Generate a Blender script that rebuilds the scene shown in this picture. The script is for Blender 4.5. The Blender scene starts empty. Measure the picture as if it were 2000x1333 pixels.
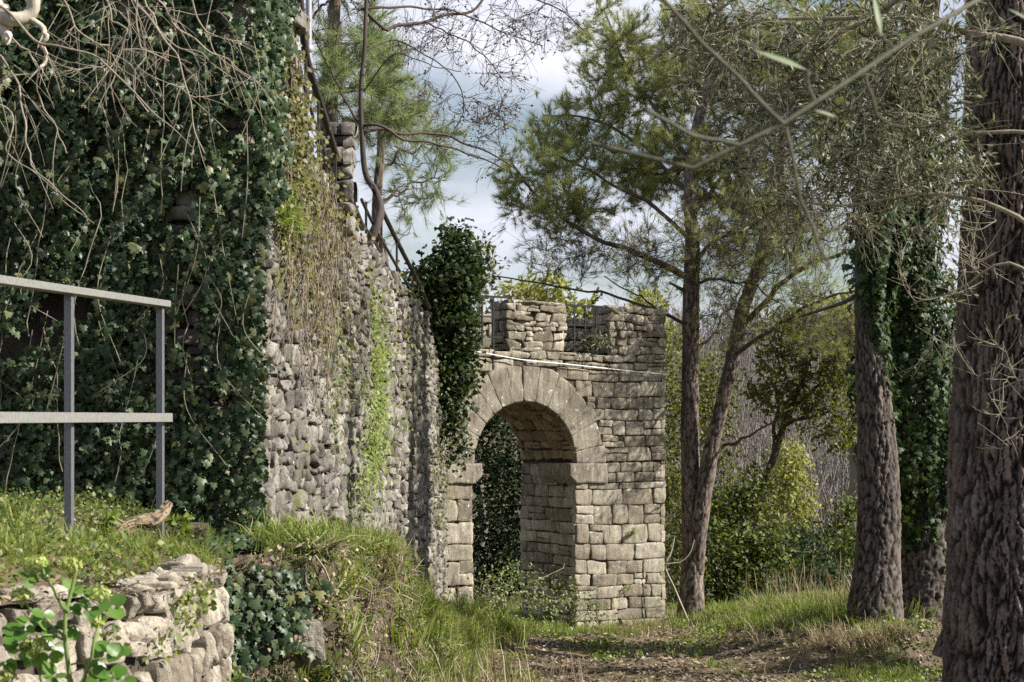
import bpy, math
import numpy as np
from math import sin, cos, pi, radians

sc = bpy.context.scene
COL = sc.collection
F = 3500.0            # focal length in pixels of a 2000 px wide frame
HX, HY = 1000.0, 870.0
EYE = 1.6

def P(px, py, d):
    return np.array([(px - HX) / F * d, d, EYE - (py - HY) / F * d])

def R_(seed):
    return np.random.default_rng(seed)

# ------------------------------------------------------------------ noise
def _h(ix, iy, iz):
    n = (ix.astype(np.int64) * 73856093) ^ (iy.astype(np.int64) * 19349663) ^ (iz.astype(np.int64) * 83492791)
    n = n & 0x7fffffff
    n = (n ^ (n >> 13)) * 1274126177
    n = n & 0x7fffffff
    n = (n ^ (n >> 15)) * 2246822519
    n = n & 0x7fffffff
    return (n % 100003) / 100003.0

def vnoise(x, y, z=None):
    x = np.asarray(x, float); y = np.asarray(y, float)
    z = np.zeros_like(x) if z is None else np.asarray(z, float) + np.zeros_like(x)
    ix, iy, iz = np.floor(x), np.floor(y), np.floor(z)
    fx, fy, fz = x - ix, y - iy, z - iz
    fx, fy, fz = [t * t * (3 - 2 * t) for t in (fx, fy, fz)]
    r = 0
    for a in (0, 1):
        for b in (0, 1):
            for c in (0, 1):
                w = (fx if a else 1 - fx) * (fy if b else 1 - fy) * (fz if c else 1 - fz)
                r = r + w * _h(ix + a, iy + b, iz + c)
    return r * 2 - 1

def fbm(x, y, z=None, o=4):
    r = 0; a = .5; f = 1.
    for k in range(o):
        r = r + a * vnoise(np.asarray(x) * f + 17.3 * k, np.asarray(y) * f - 9.1 * k, None if z is None else np.asarray(z) * f + 3.7 * k)
        a *= .5; f *= 2
    return r

def sstep(a, b, x):
    t = np.clip((x - a) / (b - a), 0, 1)
    return t * t * (3 - 2 * t)

def unit(v):
    return v / np.maximum(np.linalg.norm(v, axis=-1, keepdims=True), 1e-9)

# ------------------------------------------------------------------ mesh building
class MB:
    def __init__(s):
        s.V = []; s.T = []; s.Q = []; s.C = []; s.n = 0
    def add(s, V, T=None, Q=None, C=None):
        V = np.asarray(V, float).reshape(-1, 3)
        if T is not None and len(T): s.T.append(np.asarray(T, np.int64).reshape(-1, 3) + s.n)
        if Q is not None and len(Q): s.Q.append(np.asarray(Q, np.int64).reshape(-1, 4) + s.n)
        s.V.append(V); s.n += len(V)
        s.C.append(np.ones((len(V), 4)) if C is None else C)
    def build(s, name, mat, parent=None, smooth=True):
        V = np.concatenate(s.V) if s.V else np.zeros((0, 3))
        T = np.concatenate(s.T) if s.T else np.zeros((0, 3), np.int64)
        Q = np.concatenate(s.Q) if s.Q else np.zeros((0, 4), np.int64)
        me = bpy.data.meshes.new(name)
        if parent is not None:
            V = V - np.array(parent['_w'])
        nl = len(T) * 3 + len(Q) * 4
        me.vertices.add(len(V)); me.vertices.foreach_set('co', V.astype(np.float32).ravel())
        me.loops.add(nl); me.polygons.add(len(T) + len(Q))
        me.loops.foreach_set('vertex_index', np.concatenate([T.ravel(), Q.ravel()]).astype(np.int32))
        st = np.concatenate([np.arange(len(T)) * 3, len(T) * 3 + np.arange(len(Q)) * 4]).astype(np.int32)
        me.polygons.foreach_set('loop_start', st)
        me.polygons.foreach_set('use_smooth', np.full(len(st), smooth))
        C = np.concatenate(s.C)
        if C.min() < 1:
            at = me.color_attributes.new('col', 'FLOAT_COLOR', 'POINT')
            at.data.foreach_set('color', C.astype(np.float32).ravel())
        me.update(calc_edges=True); me.validate()
        me.materials.append(mat)
        o = bpy.data.objects.new(name, me); COL.objects.link(o)
        if parent is not None: o.parent = parent
        return o

def tag(o, label=None, cat=None, group=None, kind=None):
    if label: o['label'] = label
    if cat: o['category'] = cat
    if group: o['group'] = group
    if kind: o['kind'] = kind
    return o

def thing(name, loc, label, cat, group=None):
    o = bpy.data.objects.new(name, None); COL.objects.link(o)
    o.location = [float(v) for v in loc]; o.empty_display_size = .2
    o['_w'] = [float(v) for v in loc]
    THINGS.append(o)
    return tag(o, label, cat, group)
THINGS = []

def tubes(mb, pts, rad, k=5, C=None, cap=True):
    """pts (M,N,3), rad (M,N): tapered tubes."""
    pts = np.asarray(pts, float); rad = np.asarray(rad, float)
    if pts.ndim == 2: pts = pts[None]; rad = rad[None]
    M, N, _ = pts.shape
    if M == 0: return
    t = unit(np.gradient(pts, axis=1))
    md = unit(pts[:, -1] - pts[:, 0] + 1e-6)
    ax = np.argmin(np.abs(md), axis=1)
    ref = np.eye(3)[ax][:, None, :]
    u = unit(np.cross(t, ref)); v = np.cross(t, u)
    a = np.linspace(0, 2 * pi, k, endpoint=False)
    ring = pts[:, :, None] + rad[:, :, None, None] * (u[:, :, None] * np.cos(a)[None, None, :, None] + v[:, :, None] * np.sin(a)[None, None, :, None])
    V = ring.reshape(-1, 3)
    idx = np.arange(M * N * k).reshape(M, N, k)
    A = idx[:, :-1]; B = idx[:, 1:]
    Q = np.stack([A, np.roll(A, -1, 2), np.roll(B, -1, 2), B], -1).reshape(-1, 4)
    mb.add(V, Q=Q, C=None if C is None else np.repeat(C, N * k, 0))
    if cap:
        for e in (0, N - 1):
            c = pts[:, e]; n0 = M * k
            rr = ring[:, e].reshape(-1, 3)
            i = np.arange(M * k).reshape(M, k)
            ci = (n0 + np.arange(M))[:, None] + np.zeros((M, k), int)
            mb.add(np.concatenate([rr, c]), T=np.stack([i, np.roll(i, -1, 1), ci], -1).reshape(-1, 3),
                   C=None if C is None else np.concatenate([np.repeat(C, k, 0), C]))

def scatter(mb, tv, tf, pos, Rm, scl):
    M = len(pos)
    if M == 0: return
    scl = np.asarray(scl, float)
    sv = scl[:, None, None] if scl.ndim == 1 else scl[:, None, :]
    L = tv[None] * sv
    V = np.einsum('mij,mvj->mvi', Rm, L) + pos[:, None, :]
    T = tf[None] + (np.arange(M) * len(tv))[:, None, None]
    mb.add(V.reshape(-1, 3), T=T.reshape(-1, 3))

def orient(n, up, rng=None, spin=None):
    """columns x,y,z : y along 'up' projected, z = n"""
    z = unit(n)
    y = unit(up - (up * z).sum(-1, keepdims=True) * z)
    x = np.cross(y, z)
    return np.stack([x, y, z], -1)

def rdir(rng, n):
    return unit(rng.normal(size=(n, 3)))

# leaf templates --------------------------------------------------------------
def fan(outline, c):
    V = np.array([c] + outline, float); n = len(outline)
    T = np.array([[0, 1 + i, 1 + (i + 1) % n] for i in range(n)])
    return V, T
IVY = fan([(0, 0, 0), (.3, -.13, -.05), (.52, .12, -.1), (.27, .36, .0), (.4, .6, -.08), (.16, .66, -.0), (0, 1, -.14),
           (-.16, .66, -.0), (-.4, .6, -.08), (-.27, .36, .0), (-.52, .12, -.1), (-.3, -.13, -.05)], (0, .3, .07))
def leaf_t(w, fold=.1, bend=-.12):
    V = np.array([(0, 0, 0), (w, .35, fold), (w * .8, .7, fold * .7 + bend * .4), (0, 1, bend), (-w * .8, .7, fold * .7 + bend * .4), (-w, .35, fold), (0, .5, 0)], float)
    T = np.array([[0, 1, 6], [1, 2, 6], [2, 3, 6], [3, 4, 6], [4, 5, 6], [5, 0, 6]])
    return V, T
LEAF = leaf_t(.26); NARROW = leaf_t(.1, .03, -.1); SMALL = leaf_t(.36, .06, -.08)
def round_leaf():
    o = []
    for i in range(14):
        a = -pi / 2 + 2 * pi * i / 14
        r = .5 * (1 + .06 * (i % 2)) * (1 if i else .75)
        o.append((r * cos(a) * .95, .5 + r * sin(a), .05 * cos(2 * a)))
    return fan(o, (0, .5, -.05))
ROUND = round_leaf()
def tuft_t(seed, n=32, w=.0135, spread=1.0):
    r = R_(seed); V = []; T = []
    for i in range(n):
        a = r.uniform(0, 2 * pi); e = r.uniform(.05, 1.0) * spread
        d = np.array([sin(e) * cos(a), cos(e), sin(e) * sin(a)]); L = r.uniform(.65, 1.1)
        s = unit(np.cross(d, r.normal(size=3))) * w
        b = np.array([0, r.uniform(-.5, .15), 0])
        k = len(V); V += [b - s, b + s, b + d * L + np.array([0, -.1 * L * sin(e), 0])]; T.append([k, k + 1, k + 2])
    return np.array(V), np.array(T)
TUFTS = [tuft_t(s) for s in range(4)]
def grass_t(seed, n=16, w=.02, lean=.5, spread=.18):
    r = R_(seed); V = []; T = []
    for i in range(n):
        a = r.uniform(0, 2 * pi); L = r.uniform(.45, 1.); le = r.uniform(.1, 1) * lean
        b = np.array([r.normal() * spread, 0, r.normal() * spread])
        out = np.array([cos(a), 0, sin(a)]); side = np.array([-sin(a), 0, cos(a)]) * w
        k = len(V)
        for j, t in enumerate((0, .4, .75)):
            c = b + out * le * L * t ** 2 + np.array([0, L * (t - .35 * le * t ** 2.5), 0])
            ww = side * (1 - .45 * t)
            V += [c - ww, c + ww]
        V.append(b + out * le * L * 1.05 + np.array([0, L * (1 - .45 * le), 0]))
        T += [[k, k + 1, k + 3], [k, k + 3, k + 2], [k + 2, k + 3, k + 5], [k + 2, k + 5, k + 4], [k + 4, k + 5, k + 6]]
    return np.array(V), np.array(T)
GRASS = [grass_t(s) for s in range(6)]
GRASSL = [grass_t(20 + s, 20, .014, 1.05, .12) for s in range(5)]
STALK = [grass_t(40 + s, 6, .006, .35, .15) for s in range(4)]

def scatter_var(mb, temps, pos, Rm, scl, rng):
    w = rng.integers(0, len(temps), len(pos))
    for i, (v, t) in enumerate(temps):
        m = w == i
        scatter(mb, v, t, pos[m], Rm[m], scl[m])

def up_rot(rng, n, tilt=.2):
    y = unit(np.array([0, 0, 1.]) + rng.normal(size=(n, 3)) * tilt)
    x = unit(np.cross(y, rdir(rng, n))); z = np.cross(x, y)
    return np.stack([x, y, z], -1)

# ------------------------------------------------------------------ materials
def newmat(name):
    m = bpy.data.materials.new(name); m.use_nodes = True
    nt = m.node_tree; nt.nodes.clear()
    out = nt.nodes.new('ShaderNodeOutputMaterial')
    return m, nt, out
def N(nt, typ, **kw):
    n = nt.nodes.new(typ)
    for k, v in kw.items():
        if k.startswith('i_'):
            key = k[2:]; key = int(key) if key.isdigit() else key.replace('_', ' ')
            n.inputs[key].default_value = v
        else: setattr(n, k, v)
    return n
def ramp(nt, stops, interp='LINEAR'):
    r = nt.nodes.new('ShaderNodeValToRGB'); r.color_ramp.interpolation = interp
    e = r.color_ramp.elements
    while len(e) < len(stops): e.new(.5)
    for i, (p, c) in enumerate(stops):
        e[i].position = p; e[i].color = (c[0], c[1], c[2], 1) if not isinstance(c, (int, float)) else (c, c, c, 1)
    return r
def mix(nt, fac, a, b, typ='MIX'):
    m = nt.nodes.new('ShaderNodeMix'); m.data_type = 'RGBA'; m.blend_type = typ
    for sock, v in ((0, fac), (6, a), (7, b)):
        if isinstance(v, (int, float)): m.inputs[sock].default_value = v
        elif isinstance(v, tuple): m.inputs[sock].default_value = (*v, 1)
        else: nt.links.new(v, m.inputs[sock])
    return m.outputs[2]
def noise(nt, co, scale, detail=4, rough=.6, dist=0):
    n = N(nt, 'ShaderNodeTexNoise'); n.inputs['Scale'].default_value = scale; n.inputs['Detail'].default_value = detail
    n.inputs['Roughness'].default_value = rough; n.inputs['Distortion'].default_value = dist
    nt.links.new(co, n.inputs['Vector']); return n
def thresh(nt, sock, a, b):
    m = N(nt, 'ShaderNodeMapRange', interpolation_type='SMOOTHSTEP'); m.inputs[1].default_value = a; m.inputs[2].default_value = b
    nt.links.new(sock, m.inputs[0]); return m.outputs[0]

def mat_leaf(name, cols, trans=.35, tcol=None, rough=.5, spec=.3):
    m, nt, out = newmat(name)
    g = N(nt, 'ShaderNodeNewGeometry')
    k = len(cols)
    r = ramp(nt, [(i / max(1, k - 1), c) for i, c in enumerate(cols)])
    nt.links.new(g.outputs['Random Per Island'], r.inputs[0])
    b = N(nt, 'ShaderNodeBsdfPrincipled'); b.inputs['Roughness'].default_value = rough
    b.inputs['Specular IOR Level'].default_value = spec
    nt.links.new(r.outputs[0], b.inputs['Base Color'])
    if trans > 0:
        t = N(nt, 'ShaderNodeBsdfTranslucent')
        c2 = mix(nt, 1.0, r.outputs[0], tcol or (1.5, 1.6, .6), 'MULTIPLY')
        nt.links.new(c2, t.inputs['Color'])
        mx = N(nt, 'ShaderNodeMixShader'); mx.inputs[0].default_value = trans
        nt.links.new(b.outputs[0], mx.inputs[1]); nt.links.new(t.outputs[0], mx.inputs[2])
        nt.links.new(mx.outputs[0], out.inputs[0])
    else: nt.links.new(b.outputs[0], out.inputs[0])
    return m

def mat_stone(name, cols, moss=.0, lichen=.0, stain=.4, scale=1., bump=.5, warm=None, dark=(.05, .047, .043)):
    m, nt, out = newmat(name)
    g = N(nt, 'ShaderNodeNewGeometry'); tc = N(nt, 'ShaderNodeTexCoord'); co = tc.outputs['Object']
    k = len(cols)
    r = ramp(nt, [(i / max(1, k - 1), c) for i, c in enumerate(cols)])
    n1 = noise(nt, co, 9 * scale, 6, .65)
    ad = N(nt, 'ShaderNodeMath', operation='MULTIPLY_ADD'); ad.inputs[1].default_value = .5; 
    sub = N(nt, 'ShaderNodeMath', operation='SUBTRACT'); sub.inputs[1].default_value = .25
    nt.links.new(n1.outputs[0], ad.inputs[0]); nt.links.new(g.outputs['Random Per Island'], ad.inputs[2]); nt.links.new(ad.outputs[0], sub.inputs[0])
    nt.links.new(sub.outputs[0], r.inputs[0]); c = r.outputs[0]
    n2 = noise(nt, co, 2.3 * scale, 5, .7, .6)
    c = mix(nt, 1.0, c, ramp_out(nt, n2.outputs[0], [(.3, (.62, .6, .58)), (.7, (1.18, 1.16, 1.12))]), 'MULTIPLY')
    ms = N(nt, 'ShaderNodeMapping'); ms.inputs['Scale'].default_value = (1, 1, .22); nt.links.new(co, ms.inputs[0])
    n7 = noise(nt, ms.outputs[0], 15 * scale, 6, .75, .3)
    c = mix(nt, 1.0, c, ramp_out(nt, n7.outputs[0], [(.32, (.5, .48, .46)), (.5, (1., 1., 1.)), (.68, (1.3, 1.29, 1.26))]), 'MULTIPLY')
    n8 = noise(nt, co, 75 * scale, 4, .7)
    c = mix(nt, 1.0, c, ramp_out(nt, n8.outputs[0], [(.3, .68), (.7, 1.25)]), 'MULTIPLY')
    if stain:
        n3 = noise(nt, co, 5.5 * scale, 6, .75, 1.0)
        f = thresh(nt, n3.outputs[0], .55, .72)
        fm = N(nt, 'ShaderNodeMath', operation='MULTIPLY'); fm.inputs[1].default_value = stain
        nt.links.new(f, fm.inputs[0]); c = mix(nt, fm.outputs[0], c, dark)
    if lichen:
        n4 = noise(nt, co, 14 * scale, 5, .7, .4)
        f = thresh(nt, n4.outputs[0], .66 - .1 * lichen, .72 - .1 * lichen)
        c = mix(nt, f, c, (.5, .5, .46))
    if moss:
        n5 = noise(nt, co, 1.6 * scale, 6, .75, .8)
        f = thresh(nt, n5.outputs[0], .66 - .16 * moss, .76 - .14 * moss)
        c = mix(nt, f, c, (.12, .13, .03))
    b = N(nt, 'ShaderNodeBsdfPrincipled'); b.inputs['Roughness'].default_value = .92; b.inputs['Specular IOR Level'].default_value = .15
    nt.links.new(c, b.inputs['Base Color'])
    nb = noise(nt, co, 38 * scale, 8, .75); bp = N(nt, 'ShaderNodeBump'); bp.inputs['Strength'].default_value = bump; bp.inputs['Distance'].default_value = .02
    nt.links.new(nb.outputs[0], bp.inputs['Height']); nt.links.new(bp.outputs[0], b.inputs['Normal'])
    nt.links.new(b.outputs[0], out.inputs[0])
    return m
def ramp_out(nt, sock, stops):
    r = ramp(nt, stops); nt.links.new(sock, r.inputs[0]); return r.outputs[0]

def mat_vcol(name, rough=.9, nscale=60, bump=.4, var=.35):
    m, nt, out = newmat(name)
    a = N(nt, 'ShaderNodeAttribute', attribute_name='col'); tc = N(nt, 'ShaderNodeTexCoord')
    n = noise(nt, tc.outputs['Object'], nscale, 6, .7)
    c = mix(nt, 1.0, a.outputs['Color'], ramp_out(nt, n.outputs[0], [(.3, 1 - var), (.7, 1 + var)]), 'MULTIPLY')
    b = N(nt, 'ShaderNodeBsdfPrincipled'); b.inputs['Roughness'].default_value = rough; b.inputs['Specular IOR Level'].default_value = .12
    nt.links.new(c, b.inputs['Base Color'])
    bp = N(nt, 'ShaderNodeBump'); bp.inputs['Strength'].default_value = bump; bp.inputs['Distance'].default_value = .01
    nt.links.new(n.outputs[0], bp.inputs['Height']); nt.links.new(bp.outputs[0], b.inputs['Normal'])
    nt.links.new(b.outputs[0], out.inputs[0]); return m

def mat_wood(name, c1, c2, scale=25, bump=.5, rough=.85, stretch=(1, 1, .15)):
    m, nt, out = newmat(name)
    tc = N(nt, 'ShaderNodeTexCoord'); mp = N(nt, 'ShaderNodeMapping'); mp.inputs['Scale'].default_value = stretch
    nt.links.new(tc.outputs['Object'], mp.inputs[0])
    n = noise(nt, mp.outputs[0], scale, 6, .7)
    n2 = noise(nt, tc.outputs['Object'], 3, 3, .6)
    ad = N(nt, 'ShaderNodeMath', operation='MULTIPLY_ADD'); ad.inputs[1].default_value = .45
    nt.links.new(n2.outputs[0], ad.inputs[0]); 
    mu = N(nt, 'ShaderNodeMath', operation='MULTIPLY'); mu.inputs[1].default_value = .6
    nt.links.new(n.outputs[0], mu.inputs[0]); nt.links.new(mu.outputs[0], ad.inputs[2])
    c = ramp_out(nt, ad.outputs[0], [(.32, c1), (.7, c2)])
    b = N(nt, 'ShaderNodeBsdfPrincipled'); b.inputs['Roughness'].default_value = rough; b.inputs['Specular IOR Level'].default_value = .2
    nt.links.new(c, b.inputs['Base Color'])
    bp = N(nt, 'ShaderNodeBump'); bp.inputs['Strength'].default_value = bump; bp.inputs['Distance'].default_value = .01
    nt.links.new(n.outputs[0], bp.inputs['Height']); nt.links.new(bp.outputs[0], b.inputs['Normal'])
    nt.links.new(b.outputs[0], out.inputs[0]); return m

def mat_metal(name, col, rough=.5, rust=.0, metallic=.3):
    m, nt, out = newmat(name)
    tc = N(nt, 'ShaderNodeTexCoord'); n = noise(nt, tc.outputs['Object'], 7, 6, .7, .5); n2 = noise(nt, tc.outputs['Object'], 60, 5, .7)
    c = mix(nt, 1.0, col, ramp_out(nt, n2.outputs[0], [(.3, .75), (.7, 1.2)]), 'MULTIPLY')
    c = mix(nt, thresh(nt, n.outputs[0], .72 - .2 * rust, .82 - .15 * rust), c, (.09, .05, .03))
    b = N(nt, 'ShaderNodeBsdfPrincipled'); b.inputs['Roughness'].default_value = rough; b.inputs['Metallic'].default_value = metallic
    nt.links.new(c, b.inputs['Base Color'])
    bp = N(nt, 'ShaderNodeBump'); bp.inputs['Strength'].default_value = .15; bp.inputs['Distance'].default_value = .003
    nt.links.new(n2.outputs[0], bp.inputs['Height']); nt.links.new(bp.outputs[0], b.inputs['Normal'])
    nt.links.new(b.outputs[0], out.inputs[0]); return m

M = {}
M['ashlar'] = mat_stone('tower_stone', [(.18, .16, .125), (.265, .24, .192), (.31, .285, .23), (.385, .355, .295)], moss=.1, lichen=.45, stain=.55, bump=.8)
M['voussoir'] = mat_stone('voussoir_stone', [(.18, .163, .132), (.23, .21, .172), (.28, .257, .213)], lichen=.5, stain=.75, bump=.6)
M['vault'] = mat_stone('vault_stone', [(.2, .155, .095), (.28, .22, .14), (.34, .28, .19)], stain=.3, bump=.7)
M['rubble'] = mat_stone('rampart_stone', [(.115, .108, .098), (.17, .16, .146), (.23, .218, .2), (.33, .315, .288)], moss=.62, lichen=.3, stain=.75, bump=.9)
M['boulder'] = mat_stone('terrace_stone', [(.23, .2, .16), (.33, .3, .25), (.4, .365, .305), (.48, .44, .37)], moss=.25, lichen=.35, stain=.5, scale=1.6, bump=.8)
M['mortar'] = mat_stone('mortar', [(.07, .06, .048), (.115, .1, .08)], moss=.2, stain=.4, bump=.8)
M['tmortar'] = mat_stone('tower_mortar', [(.06, .048, .034), (.1, .082, .06)], moss=.05, stain=.3, bump=.8)
M['rock'] = mat_stone('loose_rock', [(.25, .235, .2), (.36, .34, .3)], moss=.3, lichen=.3, stain=.5, bump=.8)
M['bark'] = mat_vcol('pine_bark')
M['ivyd'] = mat_leaf('ivy_leaf', [(.012, .026, .010), (.018, .036, .014), (.024, .046, .018), (.03, .055, .024), (.036, .062, .026), (.044, .072, .03), (.058, .086, .04), (.085, .115, .06), (.15, .15, .06)], trans=.14, rough=.42, spec=.24)
M['ivyt'] = mat_leaf('tree_ivy_leaf', [(.012, .025, .008), (.02, .038, .013), (.03, .055, .018), (.045, .072, .026), (.08, .105, .045)], trans=.22, rough=.5, spec=.16)
M['needle'] = mat_leaf('pine_needle', [(.18, .2, .075), (.25, .27, .105), (.33, .345, .15)], trans=.48, tcol=(1.3, 1.35, .8), rough=.6)
M['needle2'] = mat_leaf('light_pine_needle', [(.16, .2, .12), (.22, .265, .155), (.3, .34, .2)], trans=.4, tcol=(1.3, 1.4, .7), rough=.6)
M['olive'] = mat_leaf('olive_leaf', [(.03, .04, .018), (.065, .08, .035), (.12, .135, .07), (.4, .42, .3)], trans=.2, tcol=(1.2, 1.3, .7), rough=.5)
M['laurel'] = mat_leaf('laurel_leaf', [(.022, .04, .010), (.035, .058, .014), (.055, .08, .02), (.09, .115, .03), (.2, .21, .07)], trans=.4, tcol=(1.7, 1.6, .7), rough=.55, spec=.2)
M['yellow'] = mat_leaf('yellow_leaf', [(.15, .17, .05), (.23, .24, .08), (.33, .33, .14)], trans=.5, tcol=(1.35, 1.35, .8), rough=.45)
M['dark'] = mat_leaf('evergreen_leaf', [(.012, .024, .008), (.022, .04, .012), (.036, .058, .018), (.06, .085, .03)], trans=.25, rough=.5, spec=.2)
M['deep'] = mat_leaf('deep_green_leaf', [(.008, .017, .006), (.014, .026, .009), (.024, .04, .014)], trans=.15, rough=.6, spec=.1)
M['oak'] = mat_leaf('holm_oak_leaf', [(.06, .075, .022), (.1, .115, .035), (.17, .175, .055)], trans=.42, tcol=(1.6, 1.6, .6), rough=.5)
M['lime'] = mat_leaf('lime_leaf', [(.12, .17, .035), (.19, .245, .055), (.27, .32, .09)], trans=.45, tcol=(1.2, 1.3, .6))
M['weed'] = mat_leaf('weed_leaf', [(.05, .085, .02), (.085, .13, .03), (.13, .175, .045), (.2, .23, .08), (.3, .29, .13)], trans=.35)
M['grass'] = mat_leaf('grass_blade', [(.09, .13, .025), (.14, .19, .04), (.21, .25, .065), (.31, .29, .12)], trans=.35, tcol=(1.3, 1.4, .6))
M['dry'] = mat_leaf('dry_grass_blade', [(.2, .16, .09), (.3, .25, .15), (.4, .34, .22)], trans=.3, tcol=(1.2, 1.1, .9))
M['litter'] = mat_leaf('dead_leaf', [(.07, .05, .032), (.14, .105, .07), (.23, .18, .12), (.36, .3, .22)], trans=.0, rough=.8)
M['vine'] = mat_leaf('dry_vine', [(.1, .078, .055), (.18, .145, .105), (.28, .235, .175)], trans=0, rough=.9, spec=.1)
M['mossv'] = mat_leaf('moss_vine', [(.04, .045, .014), (.085, .085, .02), (.19, .175, .04)], trans=.3, tcol=(1.2, 1.2, .6))
M['bramble'] = mat_leaf('bramble_leaf', [(.08, .12, .04), (.16, .2, .08), (.26, .29, .14)], trans=.3, rough=.5)
M['umbel'] = mat_leaf('umbel_flower', [(.3, .37, .09), (.38, .45, .13), (.48, .53, .2)], trans=.3, tcol=(1.1, 1.1, .7))
M['alex'] = mat_leaf('alexanders_leaf', [(.06, .13, .02), (.09, .18, .03), (.13, .23, .04)], trans=.4, tcol=(1.3, 1.5, .5), rough=.35, spec=.4)
M['stem'] = mat_wood('green_stem', (.1, .15, .04), (.17, .22, .07))
M['twig'] = mat_wood('pale_twig', (.15, .125, .095), (.34, .3, .235))
M['limb'] = mat_wood('pale_limb', (.27, .24, .18), (.5, .46, .38))
M['otwig'] = mat_wood('olive_twig', (.11, .095, .065), (.34, .3, .22))
M['dtwig'] = mat_wood('dark_branch', (.04, .03, .028), (.09, .07, .06))
M['ptwig'] = mat_wood('pine_branch', (.045, .034, .025), (.11, .085, .065))
M['greybark'] = mat_wood('grey_branch', (.11, .1, .08), (.21, .19, .155))
M['fgbranch'] = mat_wood('mossy_branch', (.06, .06, .04), (.13, .125, .09))
M['hilltwig'] = mat_leaf('far_twig', [(.14, .124, .112), (.175, .157, .14), (.215, .196, .176)], trans=0, rough=.9, spec=.05)
M['log'] = mat_wood('rotten_log', (.06, .045, .03), (.2, .155, .1), scale=40, bump=1.)
M['steel'] = mat_metal('grey_steel', (.13, .135, .15), .5, .15)
M['railtop'] = mat_metal('weathered_dappled_steel', (.24, .238, .222), .55, .6)  # tone paled as in sun; part of the rust stands in for twig shadow
M['iron'] = mat_metal('black_iron', (.012, .011, .011), .85, .0, .0)
M['rail'] = mat_metal('dark_rail', (.045, .038, .036), .55, .4)
M['pole'] = mat_metal('painted_pole', (.32, .3, .34), .5, .1)
M['cable'] = mat_metal('white_cable', (.75, .74, .74), .5, .0, .0)

def mat_ground():
    m, nt, out = newmat('earth_and_litter')
    tc = N(nt, 'ShaderNodeTexCoord'); co = tc.outputs['Object']
    n1 = noise(nt, co, 1.2, 6, .7, .4); n2 = noise(nt, co, 14, 8, .75); n3 = noise(nt, co, .45, 4, .6)
    c = ramp_out(nt, n2.outputs[0], [(.3, (.05, .039, .028)), (.5, (.11, .086, .06)), (.68, (.2, .165, .115))])
    c = mix(nt, thresh(nt, n1.outputs[0], .5, .64), c, (.075, .085, .028))
    c = mix(nt, thresh(nt, n3.outputs[0], .52, .66), c, (.17, .13, .075))
    b = N(nt, 'ShaderNodeBsdfPrincipled'); b.inputs['Roughness'].default_value = .95; b.inputs['Specular IOR Level'].default_value = .1
    nt.links.new(c, b.inputs['Base Color'])
    bp = N(nt, 'ShaderNodeBump'); bp.inputs['Strength'].default_value = .9; bp.inputs['Distance'].default_value = .04
    nt.links.new(n2.outputs[0], bp.inputs['Height']); nt.links.new(bp.outputs[0], b.inputs['Normal'])
    nt.links.new(b.outputs[0], out.inputs[0]); return m
M['ground'] = mat_ground()
#%%SETTING
# ------------------------------------------------------------------ curves
def smooth(pts, n):
    pts = np.asarray(pts, float)
    if len(pts) == 2:
        t = np.linspace(0, 1, n)[:, None]; return pts[0] * (1 - t) + pts[1] * t
    p = np.vstack([2 * pts[0] - pts[1], pts, 2 * pts[-1] - pts[-2]])
    L = np.linalg.norm(np.diff(pts[:, :3], axis=0), axis=1); s = np.r_[0, np.cumsum(L)]
    q = np.linspace(0, s[-1], n); i = np.clip(np.searchsorted(s, q, 'right') - 1, 0, len(pts) - 2)
    t = ((q - s[i]) / np.maximum(L[i], 1e-9))[:, None]
    a, b, c, d = p[i], p[i + 1], p[i + 2], p[i + 3]
    return .5 * (2 * b + (c - a) * t + (2 * a - 5 * b + 4 * c - d) * t ** 2 + (3 * b - a - 3 * c + d) * t ** 3)

def limb(px_pts, n=14, r0=.05, r1=.01):
    """px_pts: (px, py, d) -> smooth polyline + radii"""
    p = smooth([P(*q) for q in px_pts], n)
    return p, r0 + (r1 - r0) * np.linspace(0, 1, n) ** .8

def wob(rng, p, a):
    q = p.copy(); n = len(p)
    for k in range(3):
        ph = rng.uniform(0, 2 * pi, 3); f = rng.uniform(1, 2.5) * (k + 1)
        t = np.linspace(0, 1, n)[:, None]
        q = q + a / (k + 1) * np.sin(2 * pi * f * t + ph) * np.sin(pi * t) ** .5
    return q

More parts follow.
